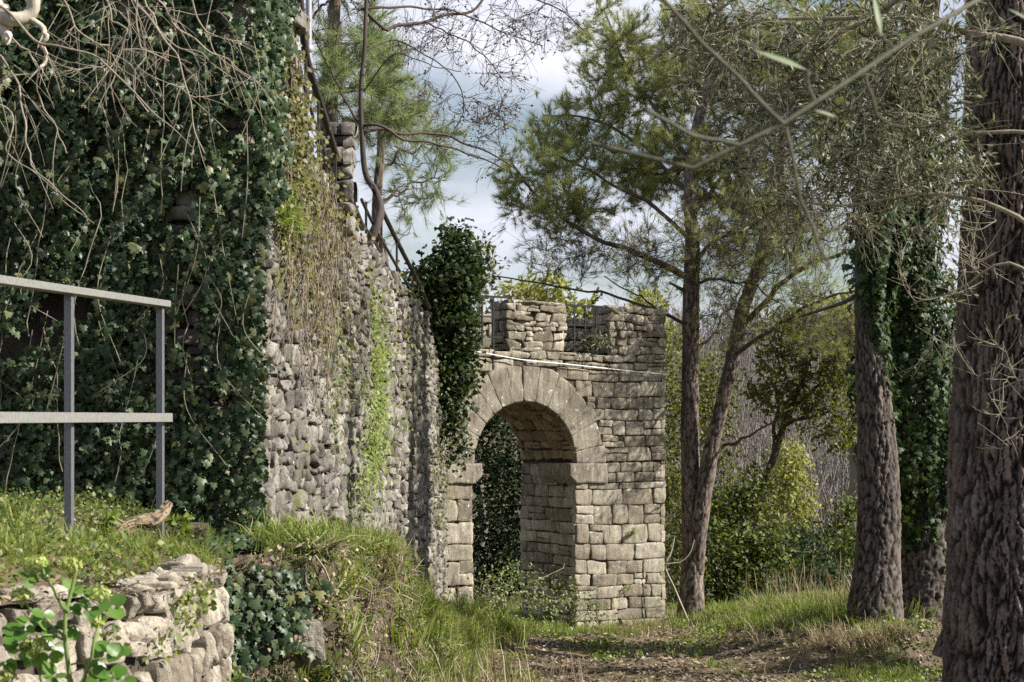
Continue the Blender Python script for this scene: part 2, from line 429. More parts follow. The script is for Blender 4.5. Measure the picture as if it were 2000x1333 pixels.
def colonize(rng, nodes, nr, A, n=7, droop=0., bend=.15, rmin=.003, rk=.012, maxlen=None, back=0.0):
    """grow one twig from the nearest skeleton node to every attractor."""
    nodes = np.asarray(nodes, float); nr = np.asarray(nr, float)
    d0 = np.min(np.linalg.norm(A[:, None] - nodes[None, ::max(1, len(nodes) // 300)], axis=2), axis=1)
    A = A[np.argsort(d0)]
    cap = len(nodes) + len(A) * n
    B = np.zeros((cap, 3)); Rr = np.zeros(cap); m = len(nodes); B[:m] = nodes; Rr[:m] = nr
    PL = []; RL = []
    t = np.linspace(0, 1, n)[:, None]
    for a in A:
        dd = np.linalg.norm(B[:m] - a, axis=1)
        i = int(np.argmin(dd + back * (B[:m, 2] > a[2])))
        L = dd[i]
        if maxlen and L > maxlen: continue
        if L < .04: continue
        p0 = B[i]
        side = np.cross(a - p0, rng.normal(size=3)); side = side / max(np.linalg.norm(side), 1e-6)
        side2 = rng.normal(size=3)
        pts = p0 * (1 - t) + a * t + side * L * bend * np.sin(pi * t) * rng.uniform(-1, 1) + side2 * L * bend * .35 * np.sin(2.3 * pi * t) * t
        pts[:, 2] += droop * L * (4 * t[:, 0] * (1 - t[:, 0]))
        r0 = min(Rr[i] * .7, rmin + rk * L); r0 = max(r0, rmin)
        rr = r0 + (rmin * .7 - r0) * t[:, 0] ** .8
        PL.append(pts); RL.append(rr)
        B[m:m + n - 1] = pts[1:]; Rr[m:m + n - 1] = rr[1:]; m += n - 1
    return np.array(PL), np.array(RL)

def sidetwigs(rng, PL, RL, k, lmin, lmax, n=4, rad=.003, ang=.9, grav=0., t0=.15):
    """k side twigs on every polyline."""
    M, Np, _ = PL.shape
    ii = np.repeat(np.arange(M), k); t = rng.uniform(t0, 1, len(ii)) * (Np - 1)
    j = np.minimum(t.astype(int), Np - 2); f = (t - j)[:, None]
    p = PL[ii, j] * (1 - f) + PL[ii, j + 1] * f
    tan = unit(PL[ii, j + 1] - PL[ii, j])
    d = unit(tan + ang * rdir(rng, len(ii)) + np.array([0, 0, grav]))
    L = rng.uniform(lmin, lmax, len(ii)) * (1 - .4 * t / (Np - 1))
    s = np.linspace(0, 1, n)
    d2 = rdir(rng, len(ii))
    pts = p[:, None] + d[:, None] * (L[:, None] * s)[:, :, None] + d2[:, None] * (L[:, None] * .22 * s ** 2)[:, :, None]
    pts[:, :, 2] += grav * .4 * L[:, None] * s ** 2
    rr = np.minimum(rad, RL[ii, j] * .8 + .0005)[:, None] * (1 - .55 * s)[None]
    return pts, rr

def ell(rng, E, n, shell=3.):
    """points in ellipsoids given as (px,py,d, rx_px, ry_px, r_d)"""
    E = np.asarray(E, float)
    vol = E[:, 3] * E[:, 4] * E[:, 5]
    vol = vol ** .75
    w = rng.choice(len(E), n, p=vol / vol.sum())
    e = E[w]
    q = rdir(rng, n) * (rng.uniform(0, 1, n) ** (1 / shell))[:, None]
    d = e[:, 2]
    c = np.stack([(e[:, 0] - HX) / F * d, d, EYE - (e[:, 1] - HY) / F * d], -1)
    return c + q * np.stack([e[:, 3] / F * d, e[:, 5], e[:, 4] / F * d], -1), q

def tip_frames(rng, PL, per, t0=.35, upb=.5, jit=.5):
    M, Np, _ = PL.shape
    ii = np.repeat(np.arange(M), per); t = rng.uniform(t0, 1, len(ii)) * (Np - 1)
    j = np.minimum(t.astype(int), Np - 2); f = (t - j)[:, None]
    p = PL[ii, j] * (1 - f) + PL[ii, j + 1] * f
    tan = unit(PL[ii, j + 1] - PL[ii, j])
    y = unit(tan + jit * rdir(rng, len(ii)) + np.array([0, 0, upb]))
    x = unit(np.cross(y, rdir(rng, len(ii)))); z = np.cross(x, y)
    return p, np.stack([x, y, z], -1)

def leaf_frames(rng, n, hang=.0, face=None, fw=.0):
    y = rdir(rng, n) + np.array([0, 0, -hang])
    nn = rdir(rng, n) + np.array([0, 0, .6])
    if face is not None: nn = nn + face * fw
    return orient(nn, y)

# bark ------------------------------------------------------------------------
def bark_trunk(path, rad, na, nl, cw, ch, amp, seed, cols=((.03, .022, .019), (.13, .105, .095), (.22, .18, .16), (.19, .115, .08))):
    """path (k,3), rad (k): a trunk surface broken into bark plates."""
    rng = R_(seed)
    pr = smooth(np.c_[np.asarray(path), np.asarray(rad)[:, None]], nl)
    p = pr[:, :3]; r = pr[:, 3]
    t = unit(np.gradient(p, axis=0)); ref = np.array([0, 1., 0])
    u = unit(np.cross(t, ref)); v = np.cross(t, u)
    s = np.r_[0, np.cumsum(np.linalg.norm(np.diff(p, axis=0), axis=1))]
    th = np.linspace(0, 2 * pi, na, endpoint=False)
    TH, S = np.meshgrid(th, s)
    Nc = max(6, int(2 * pi * np.mean(r) / cw))
    cx, cy = np.cos(TH) * Nc / 6.3, np.sin(TH) * Nc / 6.3
    wu = .6 * fbm(cx * .8, cy * .8, S / ch * .7 + seed) + .3 * fbm(cx * 2.6, cy * 2.6, S / ch * 3.1); wv = .9 * fbm(cx * .6 + 9, cy * .6, S / ch * .5 + seed)
    U = TH / (2 * pi) * Nc + wu * 1.2; Vv = S / ch + wv
    iu = np.floor(U); iv = np.floor(Vv)
    f1 = np.full(U.shape, 9.); f2 = f1.copy(); idn = np.zeros(U.shape)
    sd = np.full(U.shape, float(seed))
    for a in (-1, 0, 1):
        for b in (-3, -2, -1, 0, 1, 2, 3):
            ca = iu + a; cb = iv + b; cm = np.mod(ca, Nc)
            ox = ca + .15 + .7 * _h(cm, cb, sd); oy = cb + .1 + .8 * _h(cm, cb, sd + 7)
            d = np.sqrt((U - ox) ** 2 + (.36 * (Vv - oy)) ** 2)
            h = _h(cm, cb, sd + 13)
            n1 = d < f1
            f2 = np.where(n1, f1, np.minimum(f2, d)); idn = np.where(n1, h, idn); f1 = np.where(n1, d, f1)
    e = f2 - f1 + .12 * fbm(cx * 4, cy * 4, S / ch * 4)
    pl = sstep(.0, .17, e)
    fine = 1.3 * fbm(cx * 5, cy * 5, S / ch * 5 + 3)
    disp = amp * (pl * (.75 + .5 * idn) + .35 * fine * pl - .6) + .012 * fbm(cx * .5, cy * .5, S * 1.3, 3) * 2
    Rr = r[:, None] + disp * np.minimum(1, r[:, None] / np.mean(r))
    V = p[:, None] + Rr[:, :, None] * (u[:, None] * np.cos(TH)[:, :, None] + v[:, None] * np.sin(TH)[:, :, None])
    c = [np.array(x) for x in cols]
    k = np.clip(idn * .8 + .1 + .7 * fine, 0, 1)[:, :, None]
    plate = (.75 + .5 * _h(np.round(idn * 997), idn * 0, idn * 0 + 3))[:, :, None] * np.where(k < .6, c[1] + (c[2] - c[1]) * k / .6, c[2] + (c[3] - c[2]) * (k - .6) / .4)
    Cc = c[0] * (1 - pl[:, :, None]) + plate * pl[:, :, None]
    C = np.concatenate([Cc.reshape(-1, 3), np.ones((Cc.size // 3, 1))], 1)
    idx = np.arange(nl * na).reshape(nl, na)
    A = idx[:-1]; B = idx[1:]
    Q = np.stack([A, np.roll(A, -1, 1), np.roll(B, -1, 1), B], -1).reshape(-1, 4)
    mb = MB(); mb.add(V.reshape(-1, 3), Q=Q, C=C)
    return mb, p, r

# masonry ---------------------------------------------------------------------
class Masonry:
    def __init__(s, seed): s.A = []; s.rng = R_(seed); s.Q = []; s.n = 0; s.k = 0
    def stone(s, ac, bc, w, h, prot=0., dep=.07, gap=.005, irr=.1, dome=.004, bev=.008, nu=6, nv=5, tilt=0., facet=0., rnd=.05):
        g = s.rng
        hu = np.array([-1, -1, -.93] + list(np.linspace(-.72, .72, nu - 1)) + [.93, 1, 1]); hv = np.array([-1, -1, -.9] + list(np.linspace(-.65, .65, nv - 1)) + [.9, 1, 1])
        U, V = np.meshgrid(hu, hv)
        nU, nV = U.shape[1], U.shape[0]
        ju = g.uniform(-irr, irr, 4); jv = g.uniform(-irr, irr, 4)
        w4 = [(1 - U) * (1 - V) / 4, (1 + U) * (1 - V) / 4, (1 + U) * (1 + V) / 4, (1 - U) * (1 + V) / 4]
        rc = 1 - rnd * (U * V) ** 4
        u = U * rc + sum(a * b for a, b in zip(ju, w4)) * np.abs(U); v = V * rc + sum(a * b for a, b in zip(jv, w4)) * np.abs(V)
        H = prot + dome * (1 - U ** 2) * (1 - V ** 2) + tilt * g.uniform(-1, 1) * U + tilt * g.uniform(-1, 1) * V
        for _ in range(4 if facet else 0):      # broken planes
            a = g.uniform(0, 2 * pi); H = np.minimum(H, prot + dome + facet * (g.uniform(.1, .9) - (np.cos(a) * U + np.sin(a) * V) * g.uniform(.4, 1.1)))
        edge = np.zeros(U.shape, bool); edge[0] = edge[-1] = True; edge[:, 0] = edge[:, -1] = True
        rim = np.zeros(U.shape, bool); rim[1] = rim[-2] = True; rim[:, 1] = rim[:, -2] = True; rim &= ~edge
        H = np.where(rim, H - bev * g.uniform(.5, 1.6, U.shape), H); H = np.where(edge, prot - dep, H)
        s.A.append(np.stack([ac + u * (w / 2 - gap), bc + v * (h / 2 - gap), H, np.full(U.shape, float(s.k)), (~edge).astype(float)], -1).reshape(-1, 5))
        i = np.arange(nU * nV).reshape(nV, nU)
        s.Q.append(np.stack([i[:-1, :-1], i[:-1, 1:], i[1:, 1:], i[1:, :-1]], -1).reshape(-1, 4) + s.n)
        s.n += nU * nV; s.k += 1
    def finish(s, mb, fmap, amp=.012, fr=9., edge=.006, efr=14., warp=0.):
        A = np.concatenate(s.A); Q = np.concatenate(s.Q)
        a, b, H, k, face = A.T
        H = H + face * amp * fbm(a * fr + k * 3.1, b * fr - k * 1.7, None, 4) * 2
        a2 = a + edge * vnoise(a * efr + 5 * k, b * efr) ; b2 = b + edge * vnoise(a * efr - 3 * k, b * efr + 31)
        if warp: b2 = b2 + warp * 2 * fbm(a * 1.1, b * .8, None, 2)
        mb.add(fmap(a2, b2, H), Q=Q)

def lay(rng, a0, a1, b0, b1, hr, wr, split=.14):
    b = b0
    while b < b1 - .02:
        h = rng.uniform(*hr); h = min(h, b1 - b) if b1 - b - h > hr[0] * .6 else b1 - b
        lo = a0(b + h / 2) if callable(a0) else a0; hi = a1(b + h / 2) if callable(a1) else a1
        a = lo; first = True
        while a < hi - .02:
            w = rng.uniform(*wr)
            if first: w *= rng.uniform(.5, 1); first = False
            if hi - (a + w) < wr[0] * .6: w = hi - a
            if rng.uniform() < split and h > .1:
                f = rng.uniform(.35, .65); yield a + w / 2, b + h * f / 2, w, h * f; yield a + w / 2, b + h * (1 + f) / 2, w, h * (1 - f)
            else: yield a + w / 2, b + h / 2, w, h
            a += w
        b += h

# ==================================================================== SETTING: ground
T_W = unit(np.array([.0725, .9974])); N_W = np.array([T_W[1], -T_W[0]])
W0 = np.array([-1.795, 12.2])
def wall_x(y): return W0[0] + (y - W0[1]) * T_W[0] / T_W[1]

def ground_z(x, y):
    x = np.asarray(x, float); y = np.asarray(y, float)
    z = -.04 * np.minimum(y, 34)
    z = z - 2.6 * sstep(31, 50, y) + 11 * sstep(58, 150, y) * (1 + .15 * vnoise(x * .03, y * .03))
    u = x - wall_x(y)
    hb = np.interp(y, [12, 14, 15.5, 17, 18.5, 20, 22, 24, 26], [1.40, 1.24, 1.0, .7, .48, .34, .26, .18, .1])
    w = np.interp(y, [11, 12, 14, 16, 18, 20, 24], [.66, .70, .74, .58, .45, .38, .38]) + .12 * vnoise(x * 2, y * 1.6) + .05 * vnoise(x * 7, y * 5)
    e = .12 + .45 * sstep(14.5, 22, y)
    z = z + hb * (1 - sstep(w - .05, w + e * 1.6, u)) * sstep(10.72, 11.1, y - .7 * np.clip(u, 0, 1) + .14 * vnoise(x * 4, y * 2) + .06 * vnoise(x * 11, y * 9)) * (1 - sstep(25, 27, y))
    z = z + .42 * sstep(2.2, 4.2, x) * sstep(18.3, 18.75, y + .25 * vnoise(x * 1.5, y * .5)) * (1 - sstep(25, 32, y))
    z = z + .13 * np.exp(-(((x + .35) / .75) ** 2 + ((y - 21.8) / 1.5) ** 2))
    near = (1 - sstep(30, 40, y))
    z = z + near * (.07 * fbm(x * 1.3, y * 1.3) + .03 * fbm(x * 6, y * 6, None, 3))
    return z

def build_ground():
    xs = np.r_[np.linspace(-160, -8, 24)[:-1], np.linspace(-8, -2.4, 20)[:-1], np.linspace(-2.4, 1.2, 130)[:-1], np.linspace(1.2, 7, 110)[:-1], np.linspace(7, 160, 30)]
    ys = np.r_[np.linspace(-20, 9, 14)[:-1], np.linspace(9, 28, 330)[:-1], np.linspace(28, 60, 60)[:-1], np.linspace(60, 400, 50)]
    X, Y = np.meshgrid(xs, ys)
    V = np.stack([X, Y, ground_z(X, Y)], -1).reshape(-1, 3)
    i = np.arange(X.size).reshape(X.shape)
    Q = np.stack([i[:-1, :-1], i[:-1, 1:], i[1:, 1:], i[1:, :-1]], -1).reshape(-1, 4)
    mb = MB(); mb.add(V, Q=Q)
    tag(mb.build('ground', M['ground']), 'brown earth path and banks covered with dead leaves', kind='structure')
build_ground()

def on_ground(x, y): return np.stack([x, y, ground_z(x, y)], -1)

# ==================================================================== RAMPART (left wall)
def wall_s(px):
    k = (px - HX) / F
    return (k * W0[1] - W0[0]) / (T_W[0] - k * T_W[1])
def wmap(a, b, H):
    a = np.asarray(a, float)
    return np.stack([W0[0] + T_W[0] * a + N_W[0] * H, W0[1] + T_W[1] * a + N_W[1] * H, b + 0 * a], -1)
_tp = [(578, 30), (584, 120), (592, 180), (612, 270), (640, 345), (690, 430), (760, 520), (830, 612), (850, 690), (872, 760), (890, 800)]
_ts = [wall_s(p[0]) for p in _tp]
_tz = [EYE - (p[1] - HY) / F * (W0[1] + T_W[1] * s) for p, s in zip(_tp, _ts)]
def wall_top(s):
    return np.where(np.asarray(s) < _ts[0], 5.4, np.interp(s, _ts, _tz))
S_END = wall_s(872)
NE = unit(np.array([-1., -.04])); NEN = np.array([NE[1], -NE[0]])         # end face of the rampart, facing the camera
if NEN[1] > 0: NEN = -NEN
def emap(a, b, H):
    return np.stack([W0[0] + NE[0] * a + NEN[0] * H, W0[1] + NE[1] * a + NEN[1] * H, b + 0 * a], -1)

def build_rampart():
    base = wmap(np.array([4.]), np.array([-.7]), np.array([-.5]))[0]
    t = thing('stone_rampart', base, 'tall rubble stone rampart wall with crumbling stepped top, half under ivy', 'wall')
    mz = Masonry(11); g = mz.rng
    for a, b, w, h in lay(g, 0, S_END, -.9, 5.4, (.07, .16), (.08, .27), .2):
        if b + h * .3 > wall_top(a): continue
        if b < ground_z(wmap(a, b, 0)[0], W0[1] + a) - .2: continue
        big = g.uniform() < .1
        mz.stone(a, b + g.normal() * .012, w, h * (1.35 if big else 1), prot=abs(g.normal()) * .015 - .006, dep=.1, gap=.0015, irr=.4, dome=.004, bev=.007, tilt=.012, nu=6, nv=5, facet=.02, rnd=.08)
    # end face seen beside the ivy
    for a, b, w, h in lay(g, -.0, .7, -.2, 5.4, (.1, .18), (.18, .4)):
        pass
    mb = MB(); mz.finish(mb, wmap, amp=.028, fr=11, edge=.012, warp=.06)
    mz2 = Masonry(12)
    for a, b, w, h in lay(mz2.rng, 0, 1.0, .9, 5.4, (.1, .18), (.18, .4)):
        mz2.stone(a, b, w, h, prot=abs(mz2.rng.normal()) * .02, dep=.1, irr=.2, dome=.02, bev=.02, tilt=.02)
    mz2.finish(mb, emap, amp=.02, fr=7, edge=.012)
    mb.build('stone_facing', M['rubble'], t)
    # core
    mb = MB()
    s = np.r_[np.linspace(.02, _ts[0] - .01, 4), np.linspace(_ts[0], S_END + .5, 60)]
    zt = wall_top(s) - .06 + .05 * fbm(s * 4, s * 0)
    prof = [(-.045, -1.2), (-.045, None), (-.9, None), (-.9, -1.2)]
    V = []
    for H, z in prof:
        V.append(wmap(s, zt if z is None else np.full(len(s), z), np.full(len(s), H)))
    V = np.array(V); n = len(s); i = np.arange(4 * n).reshape(4, n)
    Q = np.stack([i[:-1, :-1], i[:-1, 1:], i[1:, 1:], i[1:, :-1]], -1).reshape(-1, 4)
    mb.add(V.reshape(-1, 3), Q=np.vstack([Q, [[i[0, 0], i[1, 0], i[2, 0], i[3, 0]], [i[0, -1], i[1, -1], i[2, -1], i[3, -1]]]]))
    # return wall running left behind the ivy
    a = np.linspace(.0, 5, 6); V = []
    for H, z in [(-.05, -.6), (-.05, 5.3), (-1.0, 5.3), (-1.0, -.6)]:
        V.append(emap(a, np.full(6, z), np.full(6, H)))
    V = np.array(V); i = np.arange(24).reshape(4, 6)
    mb.add(V.reshape(-1, 3), Q=np.vstack([np.stack([i[:-1, :-1], i[:-1, 1:], i[1:, 1:], i[1:, :-1]], -1).reshape(-1, 4), [[i[0, -1], i[1, -1], i[2, -1], i[3, -1]]]]))
    mb.build('wall_core', M['mortar'], t)
    # coping slab jutting near the top
    mz = Masonry(13); mz.stone(wall_s(566), 0, .55, .3, prot=.1, dep=.3, irr=.08, dome=.0, bev=.008, facet=.03)
    zc = EYE - (34 - HY) / F * 13.6
    mb = MB(); mz.finish(mb, lambda a, b, H: wmap(a, zc + (b * .45), H), amp=.015)
    mb.build('coping_stone', M['rubble'], t)
    # ruined pillar standing on the wall top
    mz = Masonry(14); g = mz.rng
    d0 = 15.9
    c = P(664, 440, d0); w = .135
    for side in range(4):
        dx = [(1, 0), (0, 1), (-1, 0), (0, -1)][side]; 
        z = 0
        for k, hh in enumerate((.17, .12, .2, .13, .15, .1, .12)):
            mz.stone(side * 10 + g.normal() * .01, z + hh / 2, 2 * w * g.uniform(.9, 1.0), hh, prot=g.uniform(-.025, .015), dep=.1, irr=.2, dome=.0, bev=.008, facet=.06, nu=9, nv=6); z += hh
    def pm(a, b, H):
        sd = np.round(a / 10).astype(int); u = a - sd * 10
        nx = np.array([0, 1, 0, -1])[sd]; ny = np.array([-1, 0, 1, 0])[sd]
        return np.stack([c[0] + nx * (w + H) - ny * u, c[1] + ny * (w + H) + nx * u, c[2] - .1 + b], -1)
    mb = MB(); mz.finish(mb, pm, amp=.02, fr=14)
    mz = Masonry(15); mz.stone(0, 0, 2 * w, 2 * w, prot=.0, dep=.08)
    mz.finish(mb, lambda a, b, H: np.stack([c[0] + a, c[1] + b, c[2] + .89 + H], -1))
    mb.build('ruined_pillar', M['rubble'], t)
    return t
build_rampart()

# ==================================================================== GATE TOWER
TH = radians(34.)
C_R = np.array([2.271, 26.5]); TT = np.array([cos(TH), sin(TH)]); AA = np.array([-sin(TH), cos(TH)]); NF = -AA
S_C, Z_SP, R_IN, R_OUT = -2.506, 1.344, .868, 1.375
DEPTH = 1.42
Z_CORD = 2.80
def tmap(a, b, H):
    return np.stack([C_R[0] + TT[0] * a + NF[0] * H, C_R[1] + TT[1] * a + NF[1] * H, b + 0 * a], -1)
def rmap(a, b, H):      # right jamb interior: a = depth
    s = S_C + R_IN
    return np.stack([C_R[0] + TT[0] * (s - H) + AA[0] * a, C_R[1] + TT[1] * (s - H) + AA[1] * a, b + 0 * a], -1)
def ljmap(a, b, H):
    s = S_C - R_IN
    return np.stack([C_R[0] + TT[0] * (s + H) + AA[0] * a, C_R[1] + TT[1] * (s + H) + AA[1] * a, b + 0 * a], -1)
def vmap(a, b, H):      # vault: a depth, b arc length
    ph = b / R_IN; r = R_IN - H
    s = S_C + r * np.cos(ph)
    return np.stack([C_R[0] + TT[0] * s + AA[0] * a, C_R[1] + TT[1] * s + AA[1] * a, Z_SP + r * np.sin(ph)], -1)
def smap(a, b, H):      # right outer side
    return np.stack([C_R[0] + TT[0] * H + AA[0] * a, C_R[1] + TT[1] * H + AA[1] * a, b + 0 * a], -1)
def bmap(a, b, H):      # back face
    return np.stack([C_R[0] + TT[0] * a + AA[0] * (DEPTH + H), C_R[1] + TT[1] * a + AA[1] * (DEPTH + H), b + 0 * a], -1)
S_L = -4.9
CR1, CR0 = -1.042, -1.817        # crenel
M_L = -2.826
Z_TOP, Z_CREN = 3.62, 2.92

def box_local(mb, fm, a0, a1, b0, b1, h0, h1):
    a = np.array([a0, a1, a1, a0] * 2); b = np.array([b0, b0, b1, b1] * 2); h = np.array([h0] * 4 + [h1] * 4)
    mb.add(fm(a.astype(float), b.astype(float), h.astype(float)), Q=[[0, 1, 2, 3], [7, 6, 5, 4], [0, 4, 5, 1], [1, 5, 6, 2], [2, 6, 7, 3], [3, 7, 4, 0]])

def build_tower():
    base = tmap(np.array([-2.2]), np.array([-1.1]), np.array([-.7]))[0]
    t = thing('gate_tower', base, 'ruined stone gate tower with round arch opening', 'gate tower')
    mz = Masonry(21); g = mz.rng
    ZB = -1.45
    holes = [tmap(-.45, 1.62, 0), ]
    HOLE = (-.80, 1.71)
    def st(a, b, w, h, **k):
        d = dict(prot=g.normal() * .007, dep=.09, gap=.0032, irr=.1, dome=.004, bev=.007, tilt=.007, nu=7, nv=6, facet=.02); d.update(k)
        if abs(a - HOLE[0]) < w / 2 and abs(b - HOLE[1]) < h / 2:
            for lo, hi in ((a - w / 2, HOLE[0] - .07), (HOLE[0] + .07, a + w / 2)):
                if hi - lo > .05: mz.stone((lo + hi) / 2, b, hi - lo, h, **d)
            return
        mz.stone(a, b, w, h, **d)
    # right pier below the impost, then spandrel beside the ring
    for a, b, w, h in lay(g, S_C + R_IN, 0, ZB, Z_SP - .29, (.15, .29), (.2, .6), .1): st(a, b, w, h)
    for a, b, w, h in lay(g, S_C + R_IN + .55, 0, Z_SP - .29, Z_SP, (.14, .16), (.2, .4)): st(a, b, w, h)
    ext = lambda z: S_C + math.sqrt(max(0, R_OUT ** 2 - max(0, z - Z_SP) ** 2)) + .0
    def exl(z): return ext(z) + .005
    for a, b, w, h in lay(g, exl, 0, Z_SP + .02, Z_CORD, (.15, .24), (.2, .5)): st(a, b, w, h)
    # left pier and left spandrel
    for a, b, w, h in lay(g, S_L, S_C - R_IN, ZB, Z_SP - .28, (.2, .34), (.25, .5)): st(a, b, w, h)
    for a, b, w, h in lay(g, S_L, lambda z: S_C - math.sqrt(max(0, R_OUT ** 2 - max(0, z - Z_SP) ** 2)) - .005, Z_SP - .28, Z_CORD, (.15, .24), (.2, .5)): st(a, b, w, h)
    # parapet rubble: course under the crenels, then merlons
    rub = dict(irr=.4, dome=.004, bev=.01, tilt=.012, facet=.03, gap=.0005, rnd=.06)
    for a, b, w, h in lay(g, S_L, 0, Z_CORD + .01, Z_CREN, (.1, .13), (.14, .4)): st(a, b, w, h, prot=abs(g.normal()) * .02, **rub)
    def top(a): return Z_TOP - .045 * a * 0 + .04 * fbm(np.array([a * 3.]), np.array([.5]))[0]
    for lo, hi in ((CR1, 0), (M_L, CR0), (S_L, -3.85)):
        for a, b, w, h in lay(g, lo, hi, Z_CREN, Z_TOP - .0, (.06, .15), (.1, .34), .25): st(a, b, w, h, prot=abs(g.normal()) * .018 - .004, **rub)
    mb = MB(); mz.finish(mb, tmap, amp=.010, fr=12, edge=.009, warp=.022)
    # merlon flanks, outer side, rear parapet, back
    for fm, seed, A in ((smap, 22, [(0, DEPTH, ZB, Z_TOP)]),
                        (bmap, 23, [(S_L, S_C - R_OUT, ZB, 3.38), (S_C + R_OUT, 0, ZB, 3.38), (S_C - R_OUT, S_C + R_OUT, Z_SP + R_OUT * .98, 3.38)])):
        mz = Masonry(seed)
        for a0, a1, b0, b1 in A:
            for a, b, w, h in lay(mz.rng, a0, a1, b0, b1, (.15, .25), (.2, .5)): mz.stone(a, b, w, h, prot=mz.rng.normal() * .008, dep=.08, irr=.12)
        mz.finish(mb, fm, amp=.01, fr=8, edge=.008)
    # inner face of the rear parapet (seen through the crenels)
    mz = Masonry(24)
    for a, b, w, h in lay(mz.rng, S_L, 0, Z_CREN - .05, 3.50, (.1, .2), (.15, .4)): mz.stone(a, b, w, h, prot=abs(mz.rng.normal()) * .015, dep=.08, irr=.2)
    mz.finish(mb, lambda a, b, H: tmap(a, b, H - (DEPTH - .34)), amp=.012, fr=8, edge=.01)
    # crenel flanks
    for s_, sg in ((CR1, -1), (CR0, 1), (M_L, -1)):
        mz = Masonry(int(25 + abs(s_) * 10))
        for a, b, w, h in lay(mz.rng, .04, .42, Z_CREN, Z_TOP, (.1, .18), (.15, .3)): mz.stone(a, b, w, h, prot=.0, dep=.06, irr=.2)
        mz.finish(mb, lambda a, b, H, s_=s_, sg=sg: tmap(s_ + sg * H + 0 * a, b, -a), amp=.01)
    mb.build('masonry', M['ashlar'], t)
    # mortar core
    mb = MB()
    box_local(mb, tmap, S_C + R_IN + .04, -.03, ZB - .3, Z_CREN - .02, -DEPTH + .03, -.035)
    box_local(mb, tmap, S_L, S_C - R_IN - .04, ZB - .3, Z_CREN - .021, -DEPTH + .03, -.035)
    n = 24; ph = np.linspace(0, pi, n); rr = R_IN + .035
    a = S_C + rr * np.cos(ph); b = Z_SP + rr * np.sin(ph); bt = np.full(n, Z_CREN - .022)
    for H in (-.035, -DEPTH + .03):
        V = np.concatenate([tmap(a, b, np.full(n, H)), tmap(a, bt, np.full(n, H))])
        i = np.arange(n - 1); mb.add(V, Q=np.stack([i, i + 1, n + i + 1, n + i], -1))
    V = np.concatenate([tmap(a, b, np.full(n, -.035)), tmap(a, b, np.full(n, -DEPTH + .03))]); i = np.arange(n - 1)
    mb.add(V, Q=np.stack([i, i + 1, n + i + 1, n + i], -1))
    a2 = np.array([S_L, -.04, -.04, S_L]); mb.add(tmap(a2, np.full(4, Z_CREN - .02), np.array([-.04, -.04, -DEPTH + .04, -DEPTH + .04])), Q=[[0, 1, 2, 3]])
    for lo, hi in ((CR1 + .04, -.03), (M_L + .04, CR0 - .04), (S_L, -3.9)):
        box_local(mb, tmap, lo, hi, Z_CREN - .03, Z_TOP - .03, -.44, -.034)
    box_local(mb, tmap, S_L, -.04, Z_CREN - .03, 3.46, -DEPTH + .04, -DEPTH + .3)
    mb.build('mortar_core', M['tmortar'], t)
    # top rubble of the merlons
    mz = Masonry(31); g = mz.rng
    for lo, hi in ((CR1, 0), (M_L, CR0)):
        mz = Masonry(int(31 + abs(lo) * 7)); g = mz.rng
        for a, b, w, h in lay(g, lo, hi, .0, .45, (.13, .2), (.15, .4)): mz.stone(a, b, w, h, prot=g.uniform(-.012, .015), dep=.08, irr=.25, dome=.004, facet=.02)
        mb = MB(); mz.finish(mb, lambda a, b, H: tmap(a, Z_TOP - .01 + H, -b), amp=.012)
        mb.build('merlon_top', M['ashlar'], t)
    # voussoirs
    mz = Masonry(32); g = mz.rng; nv = 14
    cuts = np.linspace(0, pi, nv + 1); cuts[1:-1] += g.uniform(-.05, .05, nv - 1)
    for i in range(nv):
        r1 = R_OUT + g.uniform(-.03, .03)
        mz.stone((cuts[i] + cuts[i + 1]) / 2 * 1.1, (R_IN + r1) / 2, (cuts[i + 1] - cuts[i]) * 1.1, r1 - R_IN + .012, prot=.012 + g.uniform(-.004, .005), dep=.12, gap=.0012, irr=.0, dome=.0, bev=.003, nu=7, nv=8)
    mb = MB(); mz.finish(mb, lambda a, b, H: tmap(S_C + b * np.cos(a / 1.1), Z_SP + b * np.sin(a / 1.1), H), amp=.007, fr=7, edge=.004)
    mb.build('arch_ring', M['voussoir'], t)
    # vault and jamb linings
    mz = Masonry(33); g = mz.rng
    for a, b, w, h in lay(g, .02, DEPTH, .05, pi * R_IN - .05, (.1, .2), (.16, .4)): mz.stone(a, b, w, h, prot=abs(g.normal()) * .014, dep=.07, irr=.3, dome=.004, bev=.009, facet=.03, gap=.003)
    mb = MB(); mz.finish(mb, vmap, amp=.014, fr=8, edge=.01)
    mb.build('vault_lining', M['vault'], t)
    for fm, seed in ((rmap, 34), (ljmap, 35)):
        mb = MB(); mz = Masonry(seed); g = mz.rng
        for a, b, w, h in lay(g, .03, DEPTH, ZB, Z_SP - .03, (.13, .22), (.17, .42)): mz.stone(a, b, w, h, prot=g.normal() * .008, dep=.08, irr=.16, dome=.003, bev=.008, facet=.025, gap=.003)
        mz.finish(mb, fm, amp=.01, fr=10, edge=.009, warp=.015)
        mb.build('jamb_lining', M['ashlar'], t)
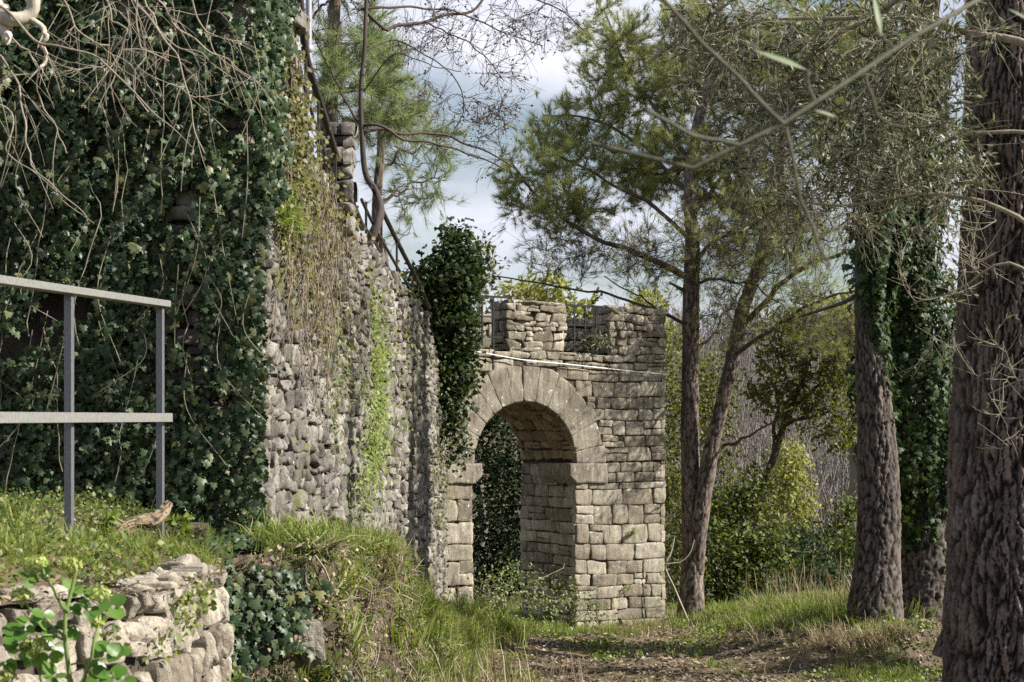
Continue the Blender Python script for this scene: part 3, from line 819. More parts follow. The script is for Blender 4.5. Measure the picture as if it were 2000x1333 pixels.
    # imposts: chamfered blocks projecting into the opening
    def impost(x0, x1, inner, d0, d1, z0, z1):
        mb = MB(); n = 9
        a = np.linspace(x0, x1, n)
        prof = [(0.03, z1), (.05, z1 - .02), (.05, z0 + .12), (-.01, z0), (-.3, z0)]
        # sweep the block as a rounded box with chamfered under-edge
        A = np.linspace(0, 1, 14); B = np.linspace(0, 1, 8)
        def facef(fm_): return fm_
        def blk(a, b, h): return tmap(a, b, h)
        xi = x0 if inner < 0 else x1; xo = x1 if inner < 0 else x0
        ch = .10
        # outline in (s,z): chamfer on the inner lower corner
        out = [(xo, z0), (xi - inner * ch * 1.2, z0), (xi, z0 + ch), (xi, z1), (xo, z1)]
        def sub(poly, k=6):
            q = []
            for i in range(len(poly)):
                p0, p1 = np.array(poly[i]), np.array(poly[(i + 1) % len(poly)])
                for j in range(k): q.append(p0 + (p1 - p0) * j / k)
            return np.array(q)
        q = sub(out); c = q.mean(0); m = len(q)
        rings = [(.75, d0 + .004), (.94, d0 + .002), (1., d0 - .014), (1., d0 - .1), (1., d0 - .3), (1., -d1)]
        V = []
        for f_, H in rings:
            pq = c + (q - c) * np.array([1 - (1 - f_) * .4, f_])
            pq = pq + .008 * np.stack([vnoise(q[:, 0] * 9, q[:, 1] * 9 + H * 9), vnoise(q[:, 0] * 9 + 40, q[:, 1] * 9 + H * 9)], -1)
            V.append(tmap(pq[:, 0], pq[:, 1], np.full(m, H) + .008 * fbm(q[:, 0] * 7, q[:, 1] * 7)))
        V = np.array(V); i = np.arange(len(rings) * m).reshape(len(rings), m)
        A_, B_ = i[:-1], i[1:]
        mb.add(V.reshape(-1, 3), Q=np.stack([A_, np.roll(A_, -1, 1), np.roll(B_, -1, 1), B_], -1).reshape(-1, 4))
        cc = V[0].mean(0)[None]; mb.add(np.vstack([V[0], cc]), T=np.stack([np.arange(m), (np.arange(m) + 1) % m, np.full(m, m)], -1))
        mb.build('impost', M['voussoir'], t)
    impost(S_C + R_IN - .13, S_C + R_IN + .55, -1, .03, .75, Z_SP - .29, Z_SP - .0)
    impost(S_C - R_IN - .5, S_C - R_IN + .12, 1, .03, .6, Z_SP - .27, Z_SP + .005)
    return t
build_tower()

# cable across the tower face
def build_cable():
    p = smooth([tmap(np.array([s]), np.array([z]), np.array([h]))[0] for s, z, h in ((-3.75, 2.93, .06), (-3.3, 2.875, .06), (-2.6, 2.79, .07), (-1.8, 2.745, .07), (-.9, 2.69, .06), (.02, 2.64, .05))], 40)
    mb = MB(); tubes(mb, p, np.full(40, .0085), 6)
    o = mb.build('cable', M['cable']); tag(o, 'thin white cable slung across the tower above the arch', 'cable')
build_cable()

# iron grilles in the crenels
def build_grille(s0, s1, zt, zb, nb, label):
    c = tmap(np.array([(s0 + s1) / 2]), np.array([zb]), np.array([-.06]))[0]
    t = thing('iron_grille', c, label, 'railing', 'iron grilles between the merlons')
    q = lambda s, z: tmap(np.array([s]), np.array([z]), np.array([-.06]))[0]
    for z in (zt, zt - .28, zt - .56):
        mb = MB(); box_local(mb, tmap, s0 - .03, s1 + .03, z - (.014 if z == zt else .009), z + (.014 if z == zt else .009), -.075, -.045); mb.build('rail', M['iron'], t, False)
    for s in np.linspace(s0, s1, nb + 2)[1:-1]:
        mb = MB(); box_local(mb, tmap, s - .011, s + .011, zb, zt - .015, -.0685, -.0515); mb.build('bar', M['iron'], t, False)
build_grille(CR0, CR1, 3.60, 2.9, 3, 'black iron grille in the gap between the two merlons right of the arch')
build_grille(-3.75, M_L, 3.66, 2.9, 4, 'black iron grille beside the ivy, left of the middle merlon')
#%%PLANTS
# ==================================================================== TERRACE
T_PATH = smooth([(-2.75, 2.8), (-2.1, 4.13), (-1.53, 5.34), (-1.26, 5.9), (-1.16, 6.25), (-1.15, 6.8), (-1.155, 7.4), (-1.25, 7.75), (-1.5, 8.6), (-1.75, 10), (-1.95, 12.2)], 400)
_tl = np.r_[0, np.cumsum(np.linalg.norm(np.diff(T_PATH, axis=0), axis=1))]
_tn = unit(np.gradient(T_PATH, axis=0)); _tn = np.stack([_tn[:, 1], -_tn[:, 0]], -1)
def trmap(a, b, H):
    x = np.interp(a, _tl, T_PATH[:, 0]); y = np.interp(a, _tl, T_PATH[:, 1]); nx = np.interp(a, _tl, _tn[:, 0]); ny = np.interp(a, _tl, _tn[:, 1])
    lean = -.09 * (b - .6)
    return np.stack([x + nx * (H + lean), y + ny * (H + lean), b + 0 * a], -1)
def terrace_z(x, y):
    xb = np.interp(y, T_PATH[:, 1], T_PATH[:, 0])
    return 1.10 + .10 * sstep(.1, .8, xb - x) + .04 * fbm(x * 2, y * 2) + .02 * fbm(x * 9, y * 9, None, 3) + .04 * sstep(8, 9.2, y) * sstep(.2, .7, xb - x) - .08 * sstep(10, 12, y)
def build_terrace():
    c = np.array([-1.3, 6.2, -.25])
    t = thing('retaining_wall', c, 'low dry stone retaining wall of pale boulders holding the terrace', 'wall')
    mz = Masonry(41); g = mz.rng; L = _tl[-1]
    for a, b, w, h in lay(g, .2, L - .3, -.7, 1.12, (.12, .21), (.08, .18)):
        if np.interp(a, _tl, T_PATH[:, 1]) > 7.9 and b + h / 2 > .95: continue
        mz.stone(a, b + .015 * g.normal(), w, h, prot=abs(g.normal()) * .010 - .002, dep=.12, gap=.009, irr=.24, dome=.0, bev=.008, nu=15, nv=13, tilt=.016, facet=.05, rnd=.06)
    mb = MB(); mz.finish(mb, trmap, amp=.010, fr=15, edge=.008, efr=16, warp=.02)
    # loose capstones, a few standing upright
    mz = Masonry(42); g = mz.rng; a = .3
    while a < 4.7:
        w = g.uniform(.11, .24)
        if g.uniform() < .8: mz.stone(a + w / 2, g.uniform(0, .05), w, g.uniform(.14, .2), prot=.06 + g.uniform(-.02, .03), dep=.12, gap=.005, irr=.3, dome=.0, bev=.006, nu=13, nv=13, tilt=.02, facet=.06, rnd=.06)
        a += w
    mz.finish(mb, lambda a, b, H: trmap(a, 1.06 + H * .9, -.1 - b), amp=.03, fr=7, edge=.018)
    mb.build('stone_facing', M['boulder'], t, False)
    s = np.linspace(0, L, 120); mb = MB(); V = []
    for H, z in ((-.05, -.9), (-.05, 1.08), (-.5, 1.1), (-.5, -.9)): V.append(trmap(s, np.full(120, z), np.full(120, H)))
    i = np.arange(480).reshape(4, 120); mb.add(np.array(V).reshape(-1, 3), Q=np.stack([i[:-1, :-1], i[:-1, 1:], i[1:, 1:], i[1:, :-1]], -1).reshape(-1, 4))
    mb.build('wall_core', M['mortar'], t)
    # terrace soil
    ys = np.linspace(2.9, 12.15, 170); u = np.linspace(0, 1, 90) ** 1.6
    xb = np.interp(ys, T_PATH[:, 1], T_PATH[:, 0]) - .03
    X = xb[:, None] - .04 - u[None] * 5; Y = ys[:, None] + 0 * X
    V = np.stack([X, Y, terrace_z(X, Y)], -1).reshape(-1, 3)
    i = np.arange(X.size).reshape(X.shape); mb = MB(); mb.add(V, Q=np.stack([i[:-1, :-1], i[1:, :-1], i[1:, 1:], i[:-1, 1:]], -1).reshape(-1, 4))
    tag(mb.build('terrace', M['ground']), 'earth terrace behind the low stone wall', kind='structure')
build_terrace()

def bar(mb, p0, p1, w, h, upv=(0, 0, 1)):
    p0 = np.array(p0, float); p1 = np.array(p1, float); t = unit(p1 - p0)
    s = unit(np.cross(t, np.array(upv, float))); u = np.cross(s, t)
    V = []
    bv = min(w, h) * .1
    for p in (p0, p1):
        for a, b in ((-w + bv, -h), (w - bv, -h), (w, -h + bv), (w, h - bv), (w - bv, h), (-w + bv, h), (-w, h - bv), (-w, -h + bv)): V.append(p + s * a + u * b)
    V = np.array(V); k = np.arange(8)
    mb.add(V, Q=np.stack([k, (k + 1) % 8, (k + 1) % 8 + 8, k + 8], -1))
    for o in (0, 8): mb.add(V[o:o + 8], Q=[[0, 1, 2, 3], [0, 3, 4, 7], [4, 5, 6, 7]])

def build_railing():
    b1 = P(135, 1055, 7.8); b2 = P(313, 1010, 9.1); d = b2 - b1; d[2] = 0
    b0 = b1 - d * 1.35
    t = thing('metal_railing', b1, 'grey steel railing with two posts and flat rails on the terrace', 'railing')
    zt = lambda px, py, dd: EYE - (py - HY) / F * dd
    du = unit(d)
    top = lambda s: zt(135, 572, 7.8) + (zt(313, 597, 9.1) - zt(135, 572, 7.8)) * s
    mid = lambda s: zt(135, 816, 7.8) + (zt(313, 816, 9.1) - zt(135, 816, 7.8)) * s
    for s, b in ((0, b1), (1, b2), (-1.35, b0)):
        mb = MB(); p = b1 + d * s
        bar(mb, [p[0], p[1], terrace_z(p[0], p[1]) - .25], [p[0], p[1], top(s) - .012], .017, .017, du)
        mb.build('post', M['steel'], t, False)
    off = np.cross(np.array([0, 0, 1.]), du) * -.034
    e = b1 + d * 1.05; st = b1 - d * 1.5
    mb = MB(); bar(mb, [*(st[:2]), top(-1.5) + .01], [*(e[:2]), top(1.05) + .01], .036, .016); mb.build('top_rail', M['railtop'], t, False)
    mb = MB(); bar(mb, [*((st + off)[:2]), mid(-1.5)], [*((e + off)[:2]), mid(1.05)], .011, .022); mb.build('mid_rail', M['railtop'], t, False)
build_railing()

# handrail along the rampart top
def build_handrail():
    W = lambda px, py, dd=0: P(px, py, W0[1] + T_W[1] * wall_s(px) + dd)
    t = thing('handrail', W(700, 440), 'dark iron handrail following the stepped top of the rampart', 'railing')
    mb = MB(); p = smooth([W(579, -60), W(592, 60), W(600, 120), W(625, 200), W(655, 300), W(682, 380), W(708, 446)], 40); tubes(mb, p, np.full(40, .032), 8); mb.build('upper_rail', M['rail'], t)
    mb = MB(); p = smooth([W(568, 10), W(578, 100), W(600, 190), W(622, 262), W(648, 345), W(672, 420)], 30); tubes(mb, p, np.full(30, .014), 6); mb.build('lower_rail', M['rail'], t)
    mb = MB(); p = smooth([W(728, 365), W(745, 408), W(785, 490), W(815, 548), W(838, 602)], 30); tubes(mb, p, np.full(30, .026), 8); mb.build('upper_rail', M['rail'], t)
    mb = MB(); p = smooth([W(706, 390), W(732, 444), W(770, 512), W(805, 572), W(836, 634)], 30); tubes(mb, p, np.full(30, .016), 6); mb.build('lower_rail', M['rail'], t)
    mb = MB(); p = smooth([W(700, 425), W(725, 462), W(768, 540), W(800, 592), W(832, 652)], 30); tubes(mb, p, np.full(30, .012), 6); mb.build('lower_rail', M['rail'], t)
    for a, b in (((715, 395), (715, 455)), ((745, 405), (745, 500)), ((775, 468), (775, 532)), ((806, 525), (806, 585)), ((622, 190), (624, 300)), ((655, 298), (657, 400)), ((597, 110), (597, 210))):
        mb = MB(); p0 = W(*a); p1 = p0.copy(); p1[2] = W(*b)[2] - .12; bar(mb, p1, p0, .012, .012, (0, 1, 0)); mb.build('post', M['rail'], t, False)
    # painted pole standing behind the rail
    p0 = P(603, 200, 14.9); t2 = thing('metal_pole', p0, 'pale painted metal pole with collar rising from the rampart top', 'pole')
    mb = MB(); q = np.array([p0, p0 + [0, 0, .44], p0 + [0, 0, 1.4]]); tubes(mb, smooth(q, 12), np.full(12, .026), 12); mb.build('shaft', M['pole'], t2)
    mb = MB(); z = .44; tubes(mb, np.array([p0 + [0, 0, z + k] for k in (-.03, -.02, .02, .03)]), np.array([.028, .038, .038, .028]), 12); mb.build('collar', M['pole'], t2)
build_handrail()

# ==================================================================== IVY
def poly_mask(px, py, poly):
    x, y = np.array(px), np.array(py); ins = np.zeros(len(x), bool); n = len(poly)
    for i in range(n):
        (x0, y0), (x1, y1) = poly[i], poly[(i + 1) % n]
        c = ((y0 > y) != (y1 > y)) & (x < (x1 - x0) * (y - y0) / (y1 - y0 + 1e-9) + x0)
        ins ^= c
    return ins
def ivy_leaves(mb, pos, nrm, rng, smin=.04, smax=.085, flare=.55, tmpl=IVY):
    n = len(pos)
    nn = unit(nrm + flare * rdir(rng, n) + np.array([0, 0, .25]))
    up = np.array([0, 0, -1.]) + .55 * rdir(rng, n)
    scatter(mb, *tmpl, pos, orient(nn, up), smin * .8 + (smax * 1.2 - smin * .8) * rng.uniform(size=n) ** 1.5)

def build_ivy_wall():
    g = R_(51)
    t = thing('ivy', emap(np.array([1.]), np.array([1.0]), np.array([.1]))[0], 'dense dark ivy curtain covering the near end of the rampart', 'ivy')
    mb = MB()
    n = 36000
    a = g.uniform(-.12, 2.9, n); b = g.uniform(.85, 5.3, n)
    bump = .18 + .34 * fbm(a * 1.7, b * .9, None, 3) + .2 * fbm(a * 5, b * 2.2, None, 2)
    lay_ = g.uniform(0, 1, n) ** 1.3
    keep = (fbm(a * 2.2 + 5, b * 1.6, None, 3) > -.30)
    H = np.maximum(bump, .02) * (1 - .85 * lay_) + .02 + .1 * (g.uniform(size=n) < .12)
    # tunnel-like hollows
    p = emap(a, b, H)[keep]; L = lay_[keep]
    nz = np.tile(np.array([NEN[0], NEN[1], 0]), (len(p), 1))
    ivy_leaves(mb, p, nz, g, .03, .066, .65)
    # wrapping round the corner on to the long face
    n = 9000
    s = g.uniform(-.1, 2.1, n); z = g.uniform(.75, 5.3, n)
    yy = HY - F * (z - EYE) / (W0[1] + T_W[1] * s); x3 = W0[0] + T_W[0] * s; px = HX + F * x3 / (W0[1] + T_W[1] * s)
    lim = np.interp(yy, [-300, 60, 200, 380, 430, 480, 560, 700, 850, 1000, 1060], [570, 548, 540, 528, 508, 492, 484, 484, 472, 478, 470]) + 14 * vnoise(z * 7, z * 0 + 3) + 8 * vnoise(z * 21, z * 0)
    k = px < lim
    p = wmap(s[k], z[k], .03 + .12 * g.uniform(0, 1, k.sum()) * (1 - (lim[k] - px[k] < 10)))
    ivy_leaves(mb, p, np.tile(np.array([N_W[0] * .6, N_W[1] - .5, 0]), (len(p), 1)), g, .035, .07, .7)
    # hanging sprays
    m = 70; aa = g.uniform(-.1, 2.6, m); bb = g.uniform(1.6, 5, m); P0 = emap(aa, bb, .2 + .15 * g.uniform(0, 1, m)); 
    ST = []
    for i in range(m):
        L = g.uniform(.3, .9); q = smooth([P0[i], P0[i] + [g.normal() * .08, -.06, -L * .5], P0[i] + [g.normal() * .16, -.1, -L]], 12); ST.append(q)
        tt = g.uniform(0, 11, int(L * 26)); j = tt.astype(int).clip(0, 10); pp = q[j] + (q[j + 1] - q[j]) * (tt - j)[:, None] + g.normal(size=(len(tt), 3)) * .025
        ivy_leaves(mb, pp, np.tile(np.array([.3, -1, 0]), (len(pp), 1)), g, .03, .06, .8)
    # the long pale runner catching the sun
    q = smooth([P(352, 300, 11.2), P(300, 350, 11.1), P(255, 410, 11.05), P(205, 475, 11.0)], 30); ST2 = q
    pp = np.repeat(q, 3, 0) + g.normal(size=(90, 3)) * .025
    ivy_leaves(mb, pp, np.tile(np.array([.8, -.8, .2]), (90, 1)), g, .03, .055, .5)
    mb.build('foliage', M['ivyd'], t)
    mb = MB(); ST = np.array(ST); tubes(mb, ST, np.full(ST.shape[:2], .003), 4)
    tubes(mb, q, np.full(30, .003), 4)
    # climbing stems
    m = 24; aa = g.uniform(0, 2.7, m); CL = []
    for i in range(m):
        z0 = g.uniform(.9, 3.6); L = g.uniform(.6, 1.6)
        zz = np.linspace(z0, z0 + L, 14); a_ = aa[i] + .06 * fbm(zz * 2, zz * 0 + i) * 2 + (zz - z0) * g.normal() * .08
        CL.append(emap(a_, zz, .12 + .1 * fbm(zz * 1.5, zz * 0 + i * 3) + .14))
    CL = np.array(CL); tubes(mb, CL, np.full(CL.shape[:2], .004), 5)
    mb.build('stem', M['otwig'], t)
build_ivy_wall()

def build_wall_plants():
    g = R_(52)
    W = lambda px, py: (wall_s(np.asarray(px, float)), EYE - (np.asarray(py, float) - HY) / F * (W0[1] + T_W[1] * wall_s(np.asarray(px, float))))
    # dry hanging vines
    t = thing('dry_vine', wmap(*[np.array([v]) for v in W(600, 800)], np.array([0.]))[0], 'curtain of dry brown vines hanging down the rampart face', 'vine')
    mb = MB(); PLs = []
    for i in range(130):
        px = g.normal(602, 30); y0 = g.uniform(330, 620); y1 = y0 + g.uniform(90, 330)
        y1 = min(y1, g.uniform(560, 900))
        if y1 < y0 + 30: continue
        s, z = W(np.full(9, px), np.linspace(y0, y1, 9))
        s = s + np.linspace(0, 1, 9) * g.normal() * .45 + .3 * fbm(z * 3, z * 0 + i); h = .03 + abs(g.normal()) * .05 + .03 * fbm(z * 2, z * 0 + i * 2)
        PLs.append(wmap(s, z, np.maximum(h, .015)))
    for i in range(130):
        px = g.uniform(545, 690); y0 = g.uniform(80, 480); s, z = W(np.full(9, px), np.linspace(y0, y0 + g.uniform(40, 200), 9))
        s = s + np.linspace(0, 1, 9) * g.normal() * .3 + .1 * fbm(z * 3, z * 0 + i)
        PLs.append(wmap(s, z, .04 + .05 * g.uniform() + 0 * s))
    PLs = np.array(PLs); PLs = PLs[[bool(q[0, 2] < wall_top(wall_s(HX + F * q[0, 0] / q[0, 1])) + .1) for q in PLs]]
    tubes(mb, PLs, np.full(PLs.shape[:2], .0034) * g.uniform(.5, 1.5, (len(PLs), 1)), 3, cap=False); mb.build('stem', M['vine'], t)
    # moss-coloured leaves, patches given in pixels: (px, py, rx, ry, n)
    def patches(name, lab, cat, mat, Ls, smin, smax, tm=SMALL, hh=.05, stem=0):
        px = np.concatenate([g.normal(a, c, n) for a, b, c, d, n in Ls]); py = np.concatenate([g.normal(b, d, n) for a, b, c, d, n in Ls])
        s, z = W(px, py); k = z < wall_top(s) + .12; s, z = s[k], z[k]
        p = wmap(s, z, .01 + np.abs(g.normal(size=len(s))) * hh)
        tt = thing(name, p[np.argmin(p[:, 2])], lab, cat)
        mb = MB(); scatter(mb, *tm, p, orient(np.array([N_W[0], N_W[1] - .4, .3]) + .8 * rdir(g, len(p)), np.array([0, 0, -.6]) + rdir(g, len(p))), g.uniform(smin, smax, len(p)))
        mb.build('foliage', M[mat], tt)
    patches('creeper', 'yellow-green mossy creeper hanging over the upper rampart corner', 'creeper', 'mossv',
            [(560, 210, 12, 70, 500), (570, 330, 18, 70, 700), (560, 430, 16, 50, 400), (615, 380, 26, 70, 420), (585, 520, 20, 70, 260), (640, 600, 25, 90, 260), (740, 600, 40, 80, 200), (810, 720, 30, 90, 260), (850, 900, 12, 110, 300), (660, 440, 15, 30, 150)], .03, .06, SMALL, .07)
    patches('wall_plant', 'bright lime green plant trailing down the middle of the rampart', 'plant', 'lime',
            [(728, 720, 7, 60, 480), (733, 800, 11, 45, 520), (722, 880, 11, 35, 420), (727, 620, 6, 30, 160), (738, 690, 12, 12, 120), (705, 940, 14, 30, 240), (728, 780, 18, 80, 160)], .022, .05, SMALL, .06)
    patches('wall_weed', 'green weed tufts rooted in the rampart joints', 'plant', 'weed',
            [(640, 690, 10, 40, 200), (690, 760, 10, 25, 160), (650, 780, 12, 40, 180), (800, 560, 8, 30, 150), (640, 850, 6, 20, 60), (775, 840, 8, 30, 80), (690, 1000, 16, 40, 300), (860, 850, 6, 90, 260), (550, 405, 12, 18, 100), (845, 980, 6, 60, 160)], .03, .07, NARROW, .07)
    # grassy tuft below the creeper
    px = g.normal(545, 8, 16); py = g.normal(430, 10, 16); s, z = W(px, py); p = wmap(s, z, .03 + 0 * s)
    tt = thing('grass_tuft', p[0], 'bright green grass tuft hanging from the rampart corner beside the ivy', 'grass tuft'); mb = MB()
    scatter_var(mb, GRASSL, p, orient(rdir(g, 16), np.array([.6, -.5, .6]) + .4 * rdir(g, 16)), g.uniform(.18, .3, 16), g); mb.build('foliage', M['lime'], tt)
build_wall_plants()

# evergreen ivy bush over the junction of rampart and tower
def leaf_shrub(name, label, cat, E, n, mat, smin, smax, seed, base=None, tmpl=LEAF, shell=3., clump=.16, per=22, stems=0, group=None, stemmat='dtwig', hang=.25, stemr=.012):
    g = R_(seed)
    nc = max(1, n // per); c, q = ell(g, E, nc, shell)
    p = np.repeat(c, per, 0) + g.normal(size=(nc * per, 3)) * clump
    out = np.repeat(q, per, 0)
    if base is None: base = np.array([c[:, 0].mean(), c[:, 1].mean(), c[:, 2].min()])
    t = thing(name, base, label, cat, group)
    mb = MB(); k = len(p); y = rdir(g, k) + out * .6 + np.array([0, 0, -hang]); nn = rdir(g, k) * .9 + out * .5 + np.array([0, 0, .5])
    scatter(mb, *tmpl, p, orient(nn, y), g.uniform(smin, smax, k)); mb.build('foliage', M[mat], t)
    if stems:
        b = np.asarray(base, float); m = 0
        nodes = smooth([b + [0, 0, -.1], b + [0, 0, .25]], 4)
        idx = g.choice(nc, min(stems, nc), False)
        PL, RL = colonize(g, nodes, np.full(4, stemr * 2), c[idx], rmin=.004, rk=.012, bend=.2)
        mb = MB(); tubes(mb, PL, RL, 5); mb.build('stem', M[stemmat], t)
    return t
leaf_shrub('ivy_bush', 'dark ivy bush growing where the rampart meets the tower, trailing beside the arch', 'ivy',
           [(872, 550, 23.9, 66, 48, .5), (892, 485, 23.9, 30, 32, .35), (912, 515, 23.9, 28, 24, .4), (835, 570, 23.9, 36, 44, .35), (870, 640, 23.9, 48, 60, .35), (892, 700, 23.8, 32, 55, .2), (880, 780, 23.7, 24, 60, .14), (892, 850, 23.7, 16, 60, .1), (903, 640, 23.8, 24, 50, .2), (915, 740, 23.8, 14, 30, .1), (868, 720, 23.7, 22, 60, .16)],
           8500, 'dark', .045, .085, 61, base=P(880, 930, 23.9), tmpl=IVY, clump=.10, per=14, stems=40)
#%%TREES
# ==================================================================== TREES
def needles(mb, g, PL, per, size, t0=.4, upb=.55):
    p, Rm = tip_frames(g, PL, per, t0, upb, .45)
    scatter_var(mb, TUFTS, p, Rm, g.uniform(size * .7, size * 1.15, len(p)), g)

# --- pine with two trunks beside the tower
def build_forked_pine():
    g = R_(71)
    b = P(1350, 1212, 27.0)
    t = thing('pine_tree', b, 'forked pine tree with two slender trunks right beside the tower', 'tree')
    path = [P(1349, 1225, 27), P(1350, 1190, 27), P(1352, 1100, 27), P(1351, 1000, 27), P(1348, 800, 27), P(1350, 600, 27), P(1353, 480, 27.1), P(1347, 380, 27.2), P(1362, 250, 27.5), P(1395, 110, 27.8), P(1412, -40, 28), P(1418, -160, 28)]
    rad = np.array([.26, .2, .16, .145, .13, .12, .105, .09, .078, .06, .045, .025])
    mb, p1, r1 = bark_trunk(path, rad, 64, 420, .055, .17, .018, 5, ((.035, .027, .022), (.12, .095, .08), (.2, .17, .15), (.17, .11, .075)))
    mb.build('trunk', M['bark'], t)
    path2 = [P(1362, 1120, 26.95), P(1366, 1040, 26.9), P(1385, 900, 26.8), P(1422, 745, 26.7), P(1450, 610, 26.6), P(1480, 520, 26.6), P(1500, 430, 26.8), P(1528, 300, 27), P(1560, 160, 27.4), P(1575, 20, 27.8), P(1580, -90, 28)]
    rad2 = np.array([.1, .115, .112, .105, .095, .082, .07, .055, .045, .035, .02])
    mb, p2, r2 = bark_trunk(path2, rad2, 52, 380, .055, .17, .017, 6, ((.035, .027, .022), (.12, .095, .08), (.2, .17, .15), (.17, .11, .075)))
    mb.build('trunk', M['bark'], t)
    limbs = [
        ([(1348, 545, 27), (1290, 515, 27.1), (1200, 480, 27.4), (1120, 440, 27.8), (1060, 395, 28), (1000, 320, 28.2)], .075, .015),
        ([(1350, 470, 27.1), (1270, 400, 27.5), (1180, 350, 28), (1080, 300, 28.4)], .055, .014),
        ([(1346, 640, 27), (1285, 606, 26.9), (1200, 580, 27.5), (1110, 562, 28), (960, 540, 28.3)], .04, .01),
        ([(1290, 608, 26.9), (1240, 575, 27.3), (1180, 540, 27.6)], .028, .008),
        ([(1356, 330, 27.3), (1290, 230, 27.8), (1220, 120, 28.4), (1180, 20, 28.8)], .06, .015),
        ([(1350, 380, 27.2), (1260, 290, 28), (1150, 235, 29), (1060, 225, 29.5)], .055, .012),
        ([(1375, 200, 27.6), (1330, 100, 28.2), (1290, 10, 28.8)], .05, .02),
        ([(1352, 420, 27.1), (1420, 330, 27.5), (1480, 200, 28)], .055, .015),
        ([(1448, 640, 26.6), (1540, 540, 26.4), (1640, 500, 26.2), (1720, 470, 26)], .07, .018),
        ([(1440, 690, 26.6), (1510, 640, 26.3), (1600, 590, 26), (1690, 560, 25.8)], .05, .012),
        ([(1352, 520, 27), (1400, 470, 26.5), (1470, 440, 26), (1560, 380, 25.6)], .05, .012),
        ([(1500, 440, 26.8), (1580, 380, 27.2), (1660, 330, 27.5)], .045, .012),
        ([(1540, 260, 27), (1620, 190, 27.5), (1690, 130, 28)], .04, .012),
        ([(1412, 870, 26.8), (1470, 850, 26.4), (1540, 800, 26)], .04, .008),
        ([(1392, 900, 26.8), (1450, 855, 27.2), (1510, 850, 27.6)], .022, .006),
        ([(1354, 700, 27), (1400, 640, 27.4), (1450, 560, 27.8)], .04, .01),
        ([(1350, 560, 27), (1400, 545, 26.6), (1460, 555, 26.4), (1520, 590, 26)], .04, .01),
    ]
    nodes = [p1[120::8], p2[150::8]]; nr = [r1[120::8], r2[150::8]]
    for pts, r0, rr in limbs:
        r0 *= .72
        p, r = limb(pts, 22, r0, rr); p = wob(g, p, .025)
        mb = MB(); tubes(mb, p, r, 8); mb.build('branch', M['ptwig'], t); nodes.append(p); nr.append(r)
    # dead snag
    p, r = limb([(1350, 575, 27), (1330, 565, 26.9), (1308, 552, 26.8)], 8, .05, .012); mb = MB(); tubes(mb, p, r, 7); mb.build('branch', M['ptwig'], t)
    nodes = np.concatenate(nodes); nr = np.concatenate(nr)
    E = [(1060, 330, 28.4, 85, 110, 1.2), (1150, 240, 29, 110, 90, 1.5), (1190, 80, 29, 80, 110, 1.5), (1280, 170, 28.8, 110, 130, 1.7), (1370, 100, 28.6, 120, 150, 1.8), (1500, 120, 28, 130, 150, 1.6), (1610, 230, 27.5, 120, 140, 1.4), (1110, 400, 28, 90, 55, 1.1), (1430, 300, 28, 120, 120, 1.5), (1240, 330, 28.6, 100, 70, 1.4), (1640, 80, 28, 100, 110, 1.4), (1130, 420, 28, 110, 50, 1.1), (1000, 370, 28.3, 40, 60, .7), (1480, 400, 27.6, 130, 90, 1.2), (1330, 330, 28, 120, 90, 1.5)]
    A, _ = ell(g, E, 1200, 1.6)
    PL, RL = colonize(g, nodes, nr, A, n=8, bend=.12, rmin=.005, rk=.009, droop=-.05)
    side, sr = sidetwigs(g, PL, RL, 4, .25, .7, rad=.006, ang=.8)
    mb = MB(); tubes(mb, PL, RL, 5, cap=False); tubes(mb, side, sr, 3, cap=False)
    # bare interior twigs, mostly dead
    E2 = [(1420, 480, 26.8, 130, 110, 1.2), (1560, 470, 26.2, 120, 120, 1.), (1600, 620, 26, 90, 70, .8), (1260, 500, 27.2, 110, 70, .8), (1450, 620, 26.5, 80, 80, .8), (1120, 500, 27.8, 110, 50, .6)]
    A2, _ = ell(g, E2, 650, 2)
    PL2, RL2 = colonize(g, nodes, nr, A2, n=8, bend=.16, rmin=.0045, rk=.008)
    s2, r2_ = sidetwigs(g, PL2, RL2, 7, .2, .7, rad=.0042, ang=1.)
    tubes(mb, PL2, RL2, 4, cap=False); tubes(mb, s2, r2_, 3, cap=False)
    mb.build('twigs', M['ptwig'], t)
    mb = MB(); needles(mb, g, PL, 3, .17, .4); needles(mb, g, side, 2, .165, .35)
    m = g.uniform(size=len(s2)) < .45; needles(mb, g, s2[m], 1, .13, .6)
    mb.build('foliage', M['needle'], t)
build_forked_pine()

# --- the two ivy-clad pines
def ivy_on_trunk(mb, g, p, r, lo, hi, n, side=None, thick=.2, tmpl=IVY, smin=.05, smax=.095):
    i = g.integers(0, len(p) - 1, n); z = p[i, 2]
    k = (z > lo) & (z < hi); i = i[k]
    a = g.uniform(0, 2 * pi, len(i))
    if side is not None: 
        a = side[0] + side[1] * g.normal(size=len(i))
    o = np.stack([np.cos(a), np.sin(a), 0 * a], -1)
    zz = p[i, 2]
    h = np.maximum(.02, thick * (.55 + .9 * fbm(a * 2.0, zz * 1.3, None, 3))) * (1 - .7 * g.uniform(size=len(i)) ** 1.5)
    rag = lo + .9 * np.clip(.4 + fbm(a * 2.2, a * 0 + lo, None, 2) * 1.6, 0, 1)
    kk = (zz > rag) | (g.uniform(size=len(zz)) < .06); i, a, o, zz, h = i[kk], a[kk], o[kk], zz[kk], h[kk]; rag = rag[kk]
    h = h * np.clip((zz - rag) / .6, .1, 1) + .02
    q = p[i] + o * (r[i] + h)[:, None] + np.array([0, 0, 1.]) * g.uniform(-.04, .04, len(i))[:, None]
    ivy_leaves(mb, q, o, g, smin, smax, .75, tmpl)

